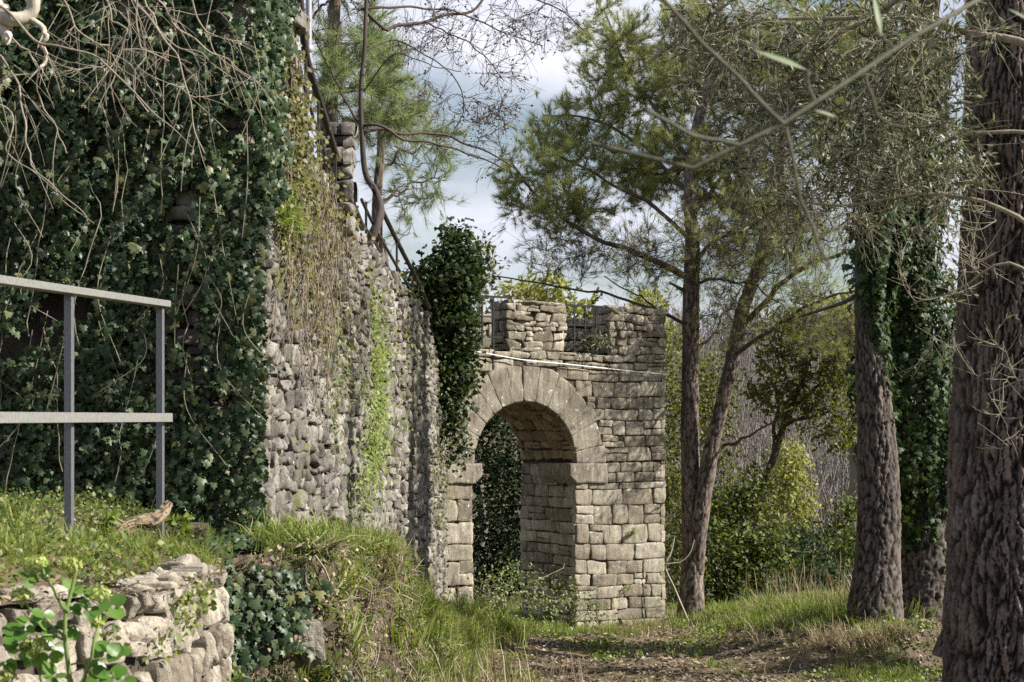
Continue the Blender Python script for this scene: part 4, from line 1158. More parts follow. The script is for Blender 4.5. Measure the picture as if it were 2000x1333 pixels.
def build_ivy_pines():
    g = R_(72)
    cols = ((.016, .013, .011), (.068, .058, .05), (.135, .12, .107), (.11, .082, .062))
    b = P(1715, 1185, 20.0)
    t = thing('pine_tree', b, 'pine trunk with bare lower bark, left one of the close ivy-clad pair', 'tree')
    path = [P(1708, 1245, 20.0), P(1710, 1170, 20.0), P(1714, 1080, 20.0), P(1717, 980, 20.0), P(1712, 850, 20.0), P(1702, 700, 20.0), P(1696, 560, 20.0), P(1700, 400, 20.0), P(1715, 200, 20.0), P(1722, 0, 20.0), P(1728, -150, 20.0), P(1730, -500, 20.0)]
    rad = np.array([.34, .285, .24, .225, .205, .165, .14, .13, .125, .12, .11, .08])
    mb, p, r = bark_trunk(path, rad, 110, 620, .048, .16, .022, 8, cols); mb.build('trunk', M['bark'], t)
    mb = MB(); ivy_on_trunk(mb, g, p, r, P(0, 700, 20.0)[2], P(0, 120, 20.0)[2], 15000, side=(-.75, .7), thick=.42); ivy_on_trunk(mb, g, p, r, P(0, 560, 20.0)[2], P(0, 120, 20.0)[2], 1500, thick=.12); ivy_on_trunk(mb, g, p, r, P(0, 880, 20.0)[2], P(0, 640, 20.0)[2], 900, side=(-.4, .6), thick=.1)
    mb.build('ivy_foliage', M['ivyt'], t)
    br = [[(1700, 420, 20.0), (1660, 380, 20.2), (1600, 350, 20.4)], [(1697, 560, 20.0), (1650, 590, 20.5), (1560, 620, 21)], [(1712, 240, 20.0), (1660, 160, 20.4), (1590, 110, 20.8)]]
    nodes = [p[-200::10]]; nr = [r[-200::10]]
    for q in br:
        pp, rr = limb(q, 12, .04, .012); mb = MB(); tubes(mb, pp, rr, 7); mb.build('branch', M['ptwig'], t); nodes.append(pp); nr.append(rr)
    E = [(1640, 40, 20.5, 110, 90, 1.), (1560, -120, 21, 150, 120, 1.3), (1760, -300, 20, 260, 160, 1.8)]
    A, _ = ell(g, E, 150); PL, RL = colonize(g, np.concatenate(nodes), np.concatenate(nr), A, rmin=.005, rk=.01)
    s_, sr = sidetwigs(g, PL, RL, 4, .2, .6, rad=.005)
    for lo in (True, False):
        k1 = (PL[:, -1, 2] < 6.4) == lo; k2 = np.repeat(k1, 4)
        if k1.any():
            mb = MB(); tubes(mb, PL[k1], RL[k1], 5, cap=False); tubes(mb, s_[k2], sr[k2], 3, cap=False); mb.build('twigs', M['ptwig'], t)
    mb = MB(); needles(mb, g, s_, 2, .14); mb.build('foliage', M['needle'], t)

    b = P(1800, 1195, 21.0)
    t = thing('pine_tree', b, 'pine trunk wrapped in a thick column of ivy, right one of the close pair', 'tree')
    path = [P(1802, 1250, 21.0), P(1802, 1170, 21.0), P(1803, 1080, 21.0), P(1800, 960, 21.0), P(1782, 800, 21.0), P(1766, 600, 21.0), P(1760, 400, 21.0), P(1762, 200, 21.0), P(1806, 0, 21.0), P(1810, -200, 21.0), P(1812, -500, 21.0)]
    rad = np.array([.4, .36, .315, .285, .26, .24, .22, .2, .18, .16, .1])
    mb, p, r = bark_trunk(path, rad, 110, 600, .048, .16, .022, 9, cols); mb.build('trunk', M['bark'], t)
    mb = MB()
    ivy_on_trunk(mb, g, p, r, P(0, 1060, 21.0)[2], P(0, 90, 21.0)[2], 26000, thick=.58)
    ivy_on_trunk(mb, g, p, r, P(0, 1170, 21.0)[2], P(0, 940, 21.0)[2], 900, side=(-.5, .35), thick=.1)
    mb.build('ivy_foliage', M['ivyt'], t)
    A, _ = ell(g, [(1850, -250, 20.5, 260, 190, 1.8), (1950, -60, 20.5, 130, 90, 1.)], 130); PL, RL = colonize(g, p[-150::8], r[-150::8], A, rmin=.005, rk=.01)
    s_, sr = sidetwigs(g, PL, RL, 4, .2, .6, rad=.005); mb = MB(); tubes(mb, PL, RL, 5, cap=False); tubes(mb, s_, sr, 3, cap=False); mb.build('twigs', M['ptwig'], t)
    mb = MB(); needles(mb, g, s_, 2, .14); mb.build('foliage', M['needle'], t)
build_ivy_pines()

# --- big pine trunk close on the right, and another one half hidden by it
def build_near_pine():
    g = R_(73)
    b = P(1985, 1440, 10.0); b[2] = -.42
    t = thing('pine_tree', b, 'massive foreground pine trunk with plated purple-brown bark at the right edge', 'tree')
    path = [b + [-.03, 0, -.2], b + [-.03, 0, .25], P(1969, 1330, 10), P(1969, 1150, 10), P(1972, 950, 10), P(1977, 700, 10), P(1984, 400, 10), P(1990, 100, 10), P(1995, -200, 10), P(2003, -700, 10)]
    rad = np.array([.46, .40, .35, .335, .32, .30, .285, .272, .255, .2])
    mb, p, r = bark_trunk(path, rad, 300, 1100, .046, .15, .030, 4, ((.016, .012, .012), (.068, .055, .048), (.16, .138, .122), (.125, .088, .068)))
    mb.build('trunk', M['bark'], t)
    A, _ = ell(g, [(2300, -900, 10.5, 500, 260, 1.6), (2050, -1100, 10.3, 500, 200, 1.6)], 90)
    PL, RL = colonize(g, p[-150::8], r[-150::8], A, rmin=.005, rk=.012); s_, sr = sidetwigs(g, PL, RL, 4, .2, .6, rad=.005)
    mb = MB(); tubes(mb, PL, RL, 5, cap=False); tubes(mb, s_, sr, 3, cap=False); mb.build('twigs', M['ptwig'], t)
    mb = MB(); needles(mb, g, s_, 2, .14); mb.build('foliage', M['needle'], t)
    b = P(1912, 1228, 15.5)
    t = thing('pine_tree', b, 'dark pine trunk with flaring root, mostly hidden behind the massive foreground trunk', 'tree')
    path = [b + [-.12, 0, -.3], b + [-.03, 0, .05], b + [0, 0, .4], b + [.03, 0, 1.], b + [.12, 0, 2.5], b + [.25, 0, 4], b + [.4, 0, 7]]
    mb, p, r = bark_trunk(path, np.array([.28, .23, .18, .165, .155, .14, .1]), 80, 300, .06, .19, .03, 10, ((.02, .016, .015), (.07, .055, .05), (.13, .105, .095), (.12, .075, .055)))
    mb.build('trunk', M['bark'], t)
    A, _ = ell(g, [(2050, -400, 15.5, 260, 120, 1.)], 40); PL, RL = colonize(g, p[-60::5], r[-60::5], A, rmin=.005, rk=.012)
    s_, sr = sidetwigs(g, PL, RL, 4, .2, .6, rad=.005); mb = MB(); tubes(mb, PL, RL, 5, cap=False); tubes(mb, s_, sr, 3, cap=False); mb.build('twigs', M['ptwig'], t)
    mb = MB(); needles(mb, g, s_, 2, .14); mb.build('foliage', M['needle'], t)
build_near_pine()

def build_shade_pine():  # unseen pine added to throw dappled shade on the path
    g = R_(74); b = np.array([8.2, 17.3, -.5])
    t = thing('pine_tree', b, 'unseen broad low pine added beyond the right edge to shade the path', 'tree')
    tr = smooth([b, b + [0, 0, 1.5], b + [-.1, .1, 3.5], b + [-.1, .2, 6], b + [0, .2, 8]], 40)
    mb, p, r = bark_trunk(tr[::5], np.linspace(.26, .08, 8), 60, 200, .06, .2, .025, 15); mb.build('trunk', M['bark'], t)
    c = np.array([7.3, 17.3, 3.7]); A = c + g.normal(size=(60, 3)) * np.array([1.0, .5, .9]); A = A[A[:, 0] > 6.3]
    PL, RL = colonize(g, p[40::5], r[40::5], A, rmin=.008, rk=.014); s_, sr = sidetwigs(g, PL, RL, 4, .2, .7, rad=.006)
    mb = MB(); tubes(mb, PL, RL, 5, cap=False); tubes(mb, s_, sr, 3, cap=False); mb.build('twigs', M['ptwig'], t)
    mb = MB(); needles(mb, g, s_, 2, .18); mb.build('foliage', M['needle'], t)
build_shade_pine()

# --- pines behind the rampart
def build_back_pine(label, base, trunk, r0, r1, E, nA, seed, size=.2, limbs=(), sidek=4, dens=2):
    g = R_(seed)
    t = thing('pine_tree', base, label, 'tree')
    p = smooth(trunk, 60); r = r0 + (r1 - r0) * np.linspace(0, 1, 60)
    mb, p, r = bark_trunk(trunk, np.linspace(r0, r1, len(trunk)), 32, 220, .07, .2, .012, seed, ((.035, .03, .022), (.1, .085, .065), (.16, .14, .11), (.15, .11, .08)))
    mb.build('trunk', M['bark'], t)
    nodes = [p[60::6]]; nr = [r[60::6]]
    for q, a, b_ in limbs:
        pp, rr = limb(q, 16, a, b_); pp = wob(g, pp, .04); mb = MB(); tubes(mb, pp, rr, 7); mb.build('branch', M['ptwig'], t); nodes.append(pp); nr.append(rr)
    A, _ = ell(g, E, nA, 2.2)
    PL, RL = colonize(g, np.concatenate(nodes), np.concatenate(nr), A, n=8, bend=.15, rmin=.005, rk=.01)
    s_, sr = sidetwigs(g, PL, RL, sidek, .2, .55, rad=.005, ang=.8)
    mb = MB(); tubes(mb, PL, RL, 4, cap=False); tubes(mb, s_, sr, 3, cap=False); mb.build('twigs', M['ptwig'], t)
    mb = MB(); needles(mb, g, PL, dens, size, .5, .2); needles(mb, g, s_, dens, size, .4, .2); mb.build('foliage', M['needle2'], t)
    return t
def gbase(px, d, up=0.):
    p = P(px, 0, d); p[2] = ground_z(p[0], p[1]) + up; return p
b = gbase(648, 21.)
build_back_pine('pine with fresh green needle clusters behind the rampart at upper left', b,
                [b, P(646, 500, 21), P(642, 230, 21), P(648, 120, 21), P(654, 0, 21), P(660, -140, 21)], .14, .05,
                [(710, 110, 21.3, 85, 85, .8), (770, 180, 21.5, 70, 95, .7), (820, 250, 21.8, 50, 70, .5), (680, 190, 21, 50, 60, .6), (650, 150, 20.8, 35, 80, .5), (760, 230, 21.6, 50, 60, .5), (690, -30, 21, 90, 40, .6)], 85, 81, .24,
                [([(645, 200, 21), (690, 170, 21.2), (735, 110, 21.4)], .03, .012), ([(648, 150, 21), (690, 100, 21.1), (720, 60, 21.2)], .03, .01)], dens=2)
b = gbase(760, 23.)
build_back_pine('thin pine with drooping sparse needle sprays behind the rampart railing', b,
                [b, P(752, 560, 23), P(735, 440, 23), P(745, 250, 23), P(730, 190, 23), P(715, 90, 23)], .07, .03,
                [(800, 290, 23.4, 85, 60, .5), (840, 340, 23.6, 55, 50, .4), (770, 230, 23.2, 60, 50, .4), (820, 380, 23.5, 60, 40, .4), (760, 330, 23.2, 50, 60, .4), (850, 280, 23.6, 40, 50, .3), (790, 440, 23.4, 40, 30, .3)], 90, 82, .17,
                [([(742, 330, 23), (790, 300, 23.2), (860, 280, 23.5)], .022, .008), ([(738, 400, 23), (790, 370, 23.2), (870, 340, 23.5)], .02, .008)], sidek=3, dens=1)

# --- leafless tree with budding twigs above the rampart
def build_bare_tree():
    g = R_(83)
    b = P(722, 520, 18.6); b[2] = 1.5
    t = thing('bare_tree', P(722, 480, 17.9), 'leafless dark tree rooted on the rampart with fine budding branches against the sky', 'tree')
    tr = [P(716, 500, 17.8), P(720, 472, 17.8), P(736, 440, 17.8), P(744, 408, 17.9), P(733, 370, 18), P(715, 335, 18), P(707, 250, 18), P(709, 120, 18), P(712, 20, 18), P(716, -120, 18), P(722, -280, 18)]
    p = smooth(tr, 90); r = np.interp(np.linspace(0, 1, 90), [0, .1, .22, .4, 1], [.055, .044, .032, .022, .016])
    mb = MB(); tubes(mb, wob(g, p, .012), r, 10); mb.build('trunk', M['dtwig'], t)
    limbs = [([(706, 262, 18), (740, 250, 18.1), (790, 262, 18.3), (850, 262, 18.6), (900, 275, 18.8), (960, 300, 19), (1010, 335, 19.2)], .034, .01),
             ([(707, 245, 18), (740, 245, 18), (790, 270, 18.2), (840, 282, 18.4), (890, 290, 18.6), (940, 310, 18.8), (985, 330, 19)], .03, .01),
             ([(712, 20, 18), (750, 60, 18.2), (772, 52, 18.3), (830, 42, 18.5), (870, 28, 18.7), (920, 24, 18.9), (950, -10, 19)], .035, .018),
             ([(830, 42, 18.5), (870, 62, 18.8), (920, 88, 19), (955, 120, 19.2), (985, 160, 19.4)], .018, .006),
             ([(700, 20, 18), (760, 14, 18.2), (830, 14, 18.5), (900, 30, 18.8), (980, 60, 19), (1060, 90, 19.3)], .026, .007),
             ([(709, 100, 18), (780, 80, 18.3), (850, 118, 18.6), (890, 160, 18.9), (905, 215, 19), (885, 260, 19)], .016, .007),
             ([(709, 180, 18), (770, 110, 17.8), (830, 125, 17.8), (900, 140, 18)], .014, .006),
             ([(716, -120, 18), (820, -60, 18.6), (960, -30, 19), (1080, 10, 19.4), (1140, 60, 19.6)], .03, .008),
             ([(745, 400, 17.9), (780, 375, 18.1), (830, 365, 18.4)], .014, .005),
             ([(707, 250, 18), (650, 150, 18.2), (610, 60, 18.4)], .022, .012), ([(610, 36, 18.3), (650, -10, 18.3)], .02, .02)]
    nodes = []; nr = []
    for q, a, c in limbs:
        pp, rr = limb(q, 26, a * .6, c * .75); pp = wob(g, pp, .012); mb = MB(); tubes(mb, pp, rr, 7); mb.build('branch', M['dtwig'], t); nodes.append(pp); nr.append(rr)
    E = [(1000, 60, 19.2, 140, 70, .6), (880, 60, 18.8, 130, 80, .6), (960, 160, 19, 90, 80, .5), (930, 230, 19, 90, 60, .5), (1080, 30, 19.4, 80, 60, .5), (680, 40, 18.2, 70, 60, .4), (800, 60, 18.4, 90, 80, .4), (950, 300, 19, 60, 50, .3), (840, 200, 18.6, 60, 60, .4)]
    A, _ = ell(g, E, 240, 2)
    PL, RL = colonize(g, np.concatenate(nodes), np.concatenate(nr), A, n=9, bend=.2, rmin=.0035, rk=.006, droop=.06)
    s1, r1 = sidetwigs(g, PL, RL, 5, .12, .45, n=5, rad=.0032, ang=.7, grav=-.15)
    mb = MB(); tubes(mb, PL, RL, 4, cap=False); tubes(mb, s1, r1, 3, cap=False); mb.build('twigs', M['dtwig'], t)
    mb = MB(); e = s1[:, -1]; e = e[g.uniform(size=len(e)) < .4]; e2, _ = ell(g, [(950, 220, 19, 70, 28, .3)], 90)
    e = np.concatenate([e, e2]); pp = np.repeat(e, 3, 0) + g.normal(size=(len(e) * 3, 3)) * .012
    scatter(mb, *SMALL, pp, leaf_frames(g, len(pp)), g.uniform(.015, .035, len(pp))); mb.build('bud', M['litter'], t)
build_bare_tree()

# --- leafless shrub top left
def build_bare_shrub():
    g = R_(84)
    t = thing('bare_shrub', P(-420, 1000, 8.6), 'leafless shrub with pale twigs hanging over the ivy at top left', 'shrub')
    tr = smooth([P(-420, 1010, 8.6), P(-400, 700, 8.6), P(-300, 300, 8.4), P(-150, 40, 8.2), P(0, -120, 8)], 40)
    mb = MB(); tubes(mb, wob(g, tr, .03), np.linspace(.1, .05, 40), 10); mb.build('trunk', M['limb'], t)
    limbs = [([(-80, -30, 8.1), (-20, 10, 8), (20, 36, 7.9), (50, 28, 7.9), (70, -20, 7.9)], .045, .028),
             ([(10, 20, 7.95), (12, 60, 7.9), (14, 80, 7.85)], .03, .02),
             ([(0, -120, 8), (80, -90, 8.2), (250, -80, 8.6), (420, -70, 9)], .04, .012),
             ([(50, 30, 7.9), (84, 60, 7.9), (86, 110, 7.9), (62, 150, 7.9)], .016, .006),
             ([(-60, -60, 8), (60, 70, 7.8), (180, 110, 7.8), (310, 230, 7.8)], .012, .004),
             ([(200, -80, 8.6), (310, 50, 8.6), (350, 130, 8.6), (370, 230, 8.6), (400, 300, 8.6)], .011, .004),
             ([(250, -80, 8.6), (330, 30, 8.7), (420, 105, 8.8), (510, 165, 8.9)], .010, .004),
             ([(160, -60, 8.4), (230, 40, 8.3), (240, 90, 8.3), (215, 170, 8.3)], .010, .004),
             ([(100, -90, 8.2), (150, 60, 8.2), (240, 90, 8.3), (330, 120, 8.4)], .009, .004),
             ([(240, -80, 8.5), (280, 100, 8.5), (262, 150, 8.5), (275, 200, 8.5), (290, 220, 8.5)], .009, .004),
             ([(-60, 60, 8), (30, 160, 8), (60, 290, 8), (80, 345, 8), (170, 425, 8)], .009, .003),
             ([(-60, 20, 8), (60, 110, 8), (85, 200, 8), (130, 300, 8)], .009, .003),
             ([(-60, 180, 8.2), (20, 230, 8.2), (20, 300, 8.2), (75, 345, 8.2)], .008, .003),
             ([(340, -80, 9), (380, 20, 9), (430, 110, 9), (500, 160, 9)], .009, .003),
             ([(260, -80, 8.8), (320, 70, 8.8), (395, 110, 8.8), (460, 155, 8.8)], .008, .003)]
    nodes = []; nr = []
    for i, (q, a, c) in enumerate(limbs):
        k_ = 1 if a > .015 else .72; pp, rr = limb(q, 30, a * k_, c * k_); pp = wob(g, pp, .014); mb = MB(); tubes(mb, pp, rr, 8 if a > .02 else 6); 
        if i >= 3:
            s2, r2 = sidetwigs(g, pp[None], rr[None], 3, .15, .45, n=6, rad=.0022, ang=.6, grav=-.4); tubes(mb, s2, r2, 4, cap=False)
        mb.build('branch', M['limb' if a > .015 else 'twig'], t); nodes.append(pp); nr.append(rr)
    E = [(300, 90, 8.6, 140, 90, .5), (380, 160, 8.8, 110, 90, .4), (150, 130, 8.1, 130, 110, .4), (260, 220, 8.5, 80, 70, .4), (60, 220, 8., 80, 110, .3), (420, 80, 8.9, 90, 80, .4), (200, 20, 8.4, 200, 60, .5)]
    A, _ = ell(g, E, 70, 1.6)
    PL, RL = colonize(g, np.concatenate(nodes), np.concatenate(nr), A, n=10, bend=.16, rmin=.0019, rk=.005, droop=-.04, back=-.6)
    s1, r1 = sidetwigs(g, PL, RL, 2, .1, .35, n=6, rad=.002, ang=.6, grav=-.35)
    mb = MB(); tubes(mb, PL, RL, 5, cap=False); tubes(mb, s1, r1, 4, cap=False); mb.build('twigs', M['twig'], t)
build_bare_shrub()

# --- olive tree arching in from the right
def build_olive():
    g = R_(85)
    b = np.array([3.15, 6.6, -.3])
    t = thing('olive_tree', b, 'olive tree with thin pale twigs and narrow grey leaves overhanging from the right', 'tree')
    tr = smooth([b + [0, 0, -.1], b + [0, .02, .8], b + [-.08, .1, 1.8], b + [-.15, .2, 2.7], b + [-.25, .5, 3.3], b + [-.3, .8, 4.2]], 50)
    mb, p, r = bark_trunk(tr[::7], np.linspace(.17, .08, len(tr[::7])), 40, 120, .06, .15, .015, 12, ((.05, .045, .035), (.14, .125, .1), (.24, .22, .18), (.2, .17, .13)))
    mb.build('trunk', M['bark'], t)
    J = tuple(tr[-14]); 
    def L(px_pts, a, c, root=True):
        pts = ([tr[-12]] if root else []) + [P(*q) for q in px_pts]
        pp = smooth(pts, 34); rr = a + (c - a) * np.linspace(0, 1, 34); return pp, rr
    limbs = [L([(2300, -80, 7.6), (2050, 90, 8.6), (1960, 75, 8.8), (1880, 55, 9), (1760, 35, 9.2), (1600, 32, 9.4), (1450, 50, 9.6)], .04, .006),
             L([(2300, 60, 7.8), (2060, 240, 8.6), (1960, 256, 8.7), (1860, 272, 8.8), (1740, 330, 9)], .03, .004),
             L([(2350, 250, 7.8), (2100, 470, 8.6), (1980, 430, 8.6), (1900, 395, 8.7), (1800, 380, 8.8), (1640, 395, 9), (1500, 390, 9.2)], .026, .003),
             L([(2200, -300, 7.8), (1900, -100, 8.6), (1700, 30, 9.2), (1600, 90, 9.5), (1500, 200, 9.8)], .04, .006),
             L([(2200, -300, 7.8), (1800, -150, 9.6), (1500, -40, 10.4), (1350, 60, 11), (1240, 140, 11.4)], .035, .005),
             L([(2350, 300, 7.8), (2120, 560, 8.4), (1960, 520, 8.5), (1880, 560, 8.6), (1790, 590, 8.8)], .02, .003),
             L([(2400, 500, 7.8), (2150, 800, 8.2), (2020, 740, 8.3), (1930, 770, 8.4)], .018, .003)]
    nodes = []; nr = []
    for i, (pp, rr) in enumerate(limbs):
        pp = wob(g, pp, .02); mb = MB(); tubes(mb, pp, rr, 8); mb.build('branch', M['otwig'], t); nodes.append(pp); nr.append(rr)
    nodes = np.concatenate(nodes); nr = np.concatenate(nr)
    E = [(1600, 100, 9.6, 210, 140, .8), (1760, 110, 9.2, 170, 150, .8), (1850, 60, 8.9, 110, 110, .5), (1480, 190, 10, 130, 150, .8), (1660, 300, 9.4, 190, 150, .7), (1820, 330, 9, 120, 120, .5), (1400, 80, 10.6, 110, 110, .8), (1560, 400, 9.6, 140, 90, .6), (1860, 250, 8.8, 60, 110, .3)]
    A, _ = ell(g, E, 410, 1.4)
    PL, RL = colonize(g, nodes, nr, A, n=10, bend=.2, rmin=.0022, rk=.006, droop=.05)
    E2 = [(1780, 480, 8.9, 150, 110, .5), (1900, 520, 8.6, 110, 140, .4), (1860, 700, 8.6, 120, 130, .4), (1640, 440, 9.2, 110, 70, .5), (1950, 820, 8.4, 70, 120, .3), (1480, 330, 9.8, 150, 110, .6)]
    A2, _ = ell(g, E2, 95, 1.6)
    PL2, RL2 = colonize(g, nodes, nr, A2, n=12, bend=.22, rmin=.002, rk=.005, droop=-.08)
    s1, r1 = sidetwigs(g, PL, RL, 7, .1, .42, n=7, rad=.003, ang=1., grav=-.25)
    s2, r2 = sidetwigs(g, PL2, RL2, 3, .08, .3, n=6, rad=.0022, ang=.9, grav=.25)
    mb = MB(); tubes(mb, PL, RL, 5, cap=False); tubes(mb, PL2, RL2, 5, cap=False); tubes(mb, s1, r1, 4, cap=False); tubes(mb, s2, r2, 4, cap=False); mb.build('twigs', M['otwig'], t)
    mb = MB()
    for q, per, pr in ((s1, 5, .7), (PL, 4, .8)):
        q = q[g.uniform(size=len(q)) < pr]; pp, Rm = tip_frames(g, q, per, .1, .1, .9); scatter(mb, *NARROW, pp, Rm, g.uniform(.035, .07, len(pp)))
    pp, Rm = tip_frames(g, s2[g.uniform(size=len(s2)) < .35], 2, .3, .1, .9); scatter(mb, *NARROW, pp, Rm, g.uniform(.03, .05, len(pp)))
    mb.build('foliage', M['olive'], t)
    # the out-of-focus bough right in front of the lens
    near = [([(2600, -200, 4.2), (2200, -120, 3.2), (1900, 5, 2.7), (1750, 95, 2.6), (1640, 170, 2.55), (1530, 242, 2.5), (1440, 285, 2.5), (1380, 318, 2.5), (1345, 330, 2.5), (1260, 312, 2.5), (1155, 280, 2.5)], .012, .0045),
            ([(1530, 242, 2.5), (1475, 190, 2.5), (1420, 130, 2.48), (1355, 65, 2.45), (1290, -5, 2.4)], .0052, .0045),
            ([(1445, 285, 2.5), (1400, 275, 2.5), (1340, 258, 2.48), (1262, 214, 2.45)], .0048, .004),
            ([(1535, 250, 2.5), (1555, 345, 2.5), (1572, 410, 2.5), (1600, 480, 2.5), (1622, 520, 2.5)], .0045, .003),
            ([(1690, 150, 2.6), (1705, 200, 2.6), (1730, 240, 2.6), (1770, 250, 2.6)], .0042, .003),
            ([(1750, 95, 2.6), (1735, 85, 2.6), (1722, 70, 2.6)], .004, .003), ([(1590, 200, 2.53), (1580, 170, 2.53), (1578, 140, 2.53)], .004, .003)]
    mb = MB(); first = True
    for q, a, c in near:
        pts = [P(*v) for v in q]
        if first: pts = [tr[-16]] + pts; first = False
        pp = smooth(pts, 40); tubes(mb, wob(g, pp, .0012), .63 * (a + (c - a) * np.linspace(0, 1, 40)), 10)
    mb.build('branch', M['fgbranch'], t)
    LM = mat_leaf('near_leaf', [(.22, .28, .17), (.27, .33, .2)], trans=.3, tcol=(1.1, 1.2, .8))
    for a_, b_, s in (((1578, 138, 2.53), (1486, 80, 2.5), 1), ((1722, 72, 2.6), (1725, -35, 2.6), 1), ((2010, 40, 2.9), (1968, 18, 2.9), 1), ((1590, 215, 2.55), (1640, 222, 2.55), 1)):
        p0, p1 = P(*a_), P(*b_); l = np.linalg.norm(p1 - p0); y = (p1 - p0)[None]
        mb = MB(); scatter(mb, *leaf_t(.055, .012, -.05), p0[None], orient(np.array([[.3, -1, .4]]), y), np.array([l])); mb.build('leaf', LM, t)
build_olive()

# --- shrubs and background trees
leaf_shrub('laurel_shrub', 'glossy dark green laurel shrub lit at its rim, directly behind the forked pine', 'shrub',
           [(1435, 1020, 30.5, 55, 80, .6), (1490, 1100, 30, 45, 60, .5), (1405, 1100, 30, 50, 90, .5), (1470, 1155, 29.8, 80, 45, .5), (1462, 975, 30.6, 30, 40, .4), (1510, 1060, 30.3, 24, 30, .3)], 5600, 'laurel', .07, .12, 91, base=P(1440, 1205, 30.3), stems=40, clump=.13)
leaf_shrub('sunlit_shrub', 'bright yellow-green sunlit shrub right of the laurel', 'shrub',
           [(1550, 945, 33, 42, 50, .5), (1520, 995, 33, 44, 36, .4), (1572, 1000, 33, 24, 24, .3), (1535, 900, 33.2, 30, 34, .4)], 2400, 'yellow', .06, .11, 92, base=P(1530, 1190, 33), stems=35, clump=.12, stemmat='greybark')
leaf_shrub('low_shrub', 'low dark bramble shrub under the yellow-green foliage', 'shrub',
           [(1590, 1110, 31, 85, 65, .5), (1560, 1160, 29, 100, 40, .5), (1640, 1150, 29, 50, 60, .4), (1600, 1060, 32, 60, 40, .4)], 4200, 'dark', .06, .11, 93, base=P(1590, 1205, 30), stems=40, clump=.14, stemmat='greybark')
leaf_shrub('side_shrub', 'small leafy bush peeping out left of the bare pine trunk', 'shrub',
           [(1655, 1030, 28, 26, 45, .3), (1665, 1080, 27.5, 30, 30, .3), (1660, 980, 28, 14, 30, .2)], 900, 'laurel', .06, .1, 94, base=P(1655, 1180, 28), stems=14, clump=.1)
leaf_shrub('evergreen_shrub', 'tall dark evergreen shrub squeezed between tower and forked pine', 'shrub',
           [(1320, 760, 30, 45, 120, .5), (1315, 900, 30, 40, 120, .5), (1325, 1040, 30, 45, 110, .5), (1330, 1150, 29.6, 50, 60, .4), (1390, 780, 30.5, 45, 100, .5), (1400, 900, 30.6, 30, 90, .4)], 7000, 'oak', .06, .1, 95, base=P(1330, 1205, 30), stems=50, clump=.14)
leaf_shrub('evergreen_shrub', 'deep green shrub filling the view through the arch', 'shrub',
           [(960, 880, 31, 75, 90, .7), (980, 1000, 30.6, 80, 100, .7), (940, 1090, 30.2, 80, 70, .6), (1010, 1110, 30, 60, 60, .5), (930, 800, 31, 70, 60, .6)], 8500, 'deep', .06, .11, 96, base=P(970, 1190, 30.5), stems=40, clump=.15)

def holm_oak():
    g = R_(97)
    t = thing('holm_oak', gbase(1470, 31.5), 'small leaning oak with dull olive leaves between forked pine and ivy-clad trunks', 'tree')
    b = gbase(1470, 31.5)
    tr = smooth([b + [0, 0, -.1], P(1475, 1080, 31.5), P(1485, 980, 31.5), P(1512, 880, 31.4), P(1545, 800, 31.2), P(1575, 720, 31), P(1600, 640, 31)], 50)
    mb = MB(); tubes(mb, wob(g, tr, .03), np.linspace(.1, .04, 50), 9); mb.build('trunk', M['ptwig'], t)
    nodes = [tr[20:]]; nr = [np.linspace(.08, .04, 30)]
    for q in ([(1512, 880, 31.4), (1515, 800, 31.2), (1520, 720, 31), (1500, 650, 31)], [(1545, 800, 31.2), (1620, 740, 31), (1680, 700, 31)], [(1530, 830, 31.3), (1600, 810, 31), (1670, 800, 31)]):
        pp, rr = limb(q, 14, .045, .012); mb = MB(); tubes(mb, wob(g, pp, .03), rr, 7); mb.build('branch', M['ptwig'], t); nodes.append(pp); nr.append(rr)
    E = [(1540, 690, 31, 75, 70, .8), (1620, 740, 31, 70, 80, .8), (1580, 640, 31, 90, 50, .8), (1500, 760, 31, 45, 50, .5), (1640, 840, 30.8, 45, 50, .5), (1660, 660, 31, 60, 60, .7), (1560, 800, 31, 60, 40, .5), (1500, 930, 31.5, 40, 30, .3)]
    A, q = ell(g, E, 330, 2.5); PL, RL = colonize(g, np.concatenate(nodes), np.concatenate(nr), A, rmin=.005, rk=.01, bend=.15)
    s1, r1 = sidetwigs(g, PL, RL, 4, .15, .5, rad=.005)
    mb = MB(); tubes(mb, PL, RL, 4, cap=False); tubes(mb, s1, r1, 3, cap=False); mb.build('twigs', M['ptwig'], t)
    mb = MB(); pp, Rm = tip_frames(g, s1, 6, .2, .1, .9); scatter(mb, *LEAF, pp, Rm, g.uniform(.06, .105, len(pp))); mb.build('foliage', M['oak'], t)
holm_oak()

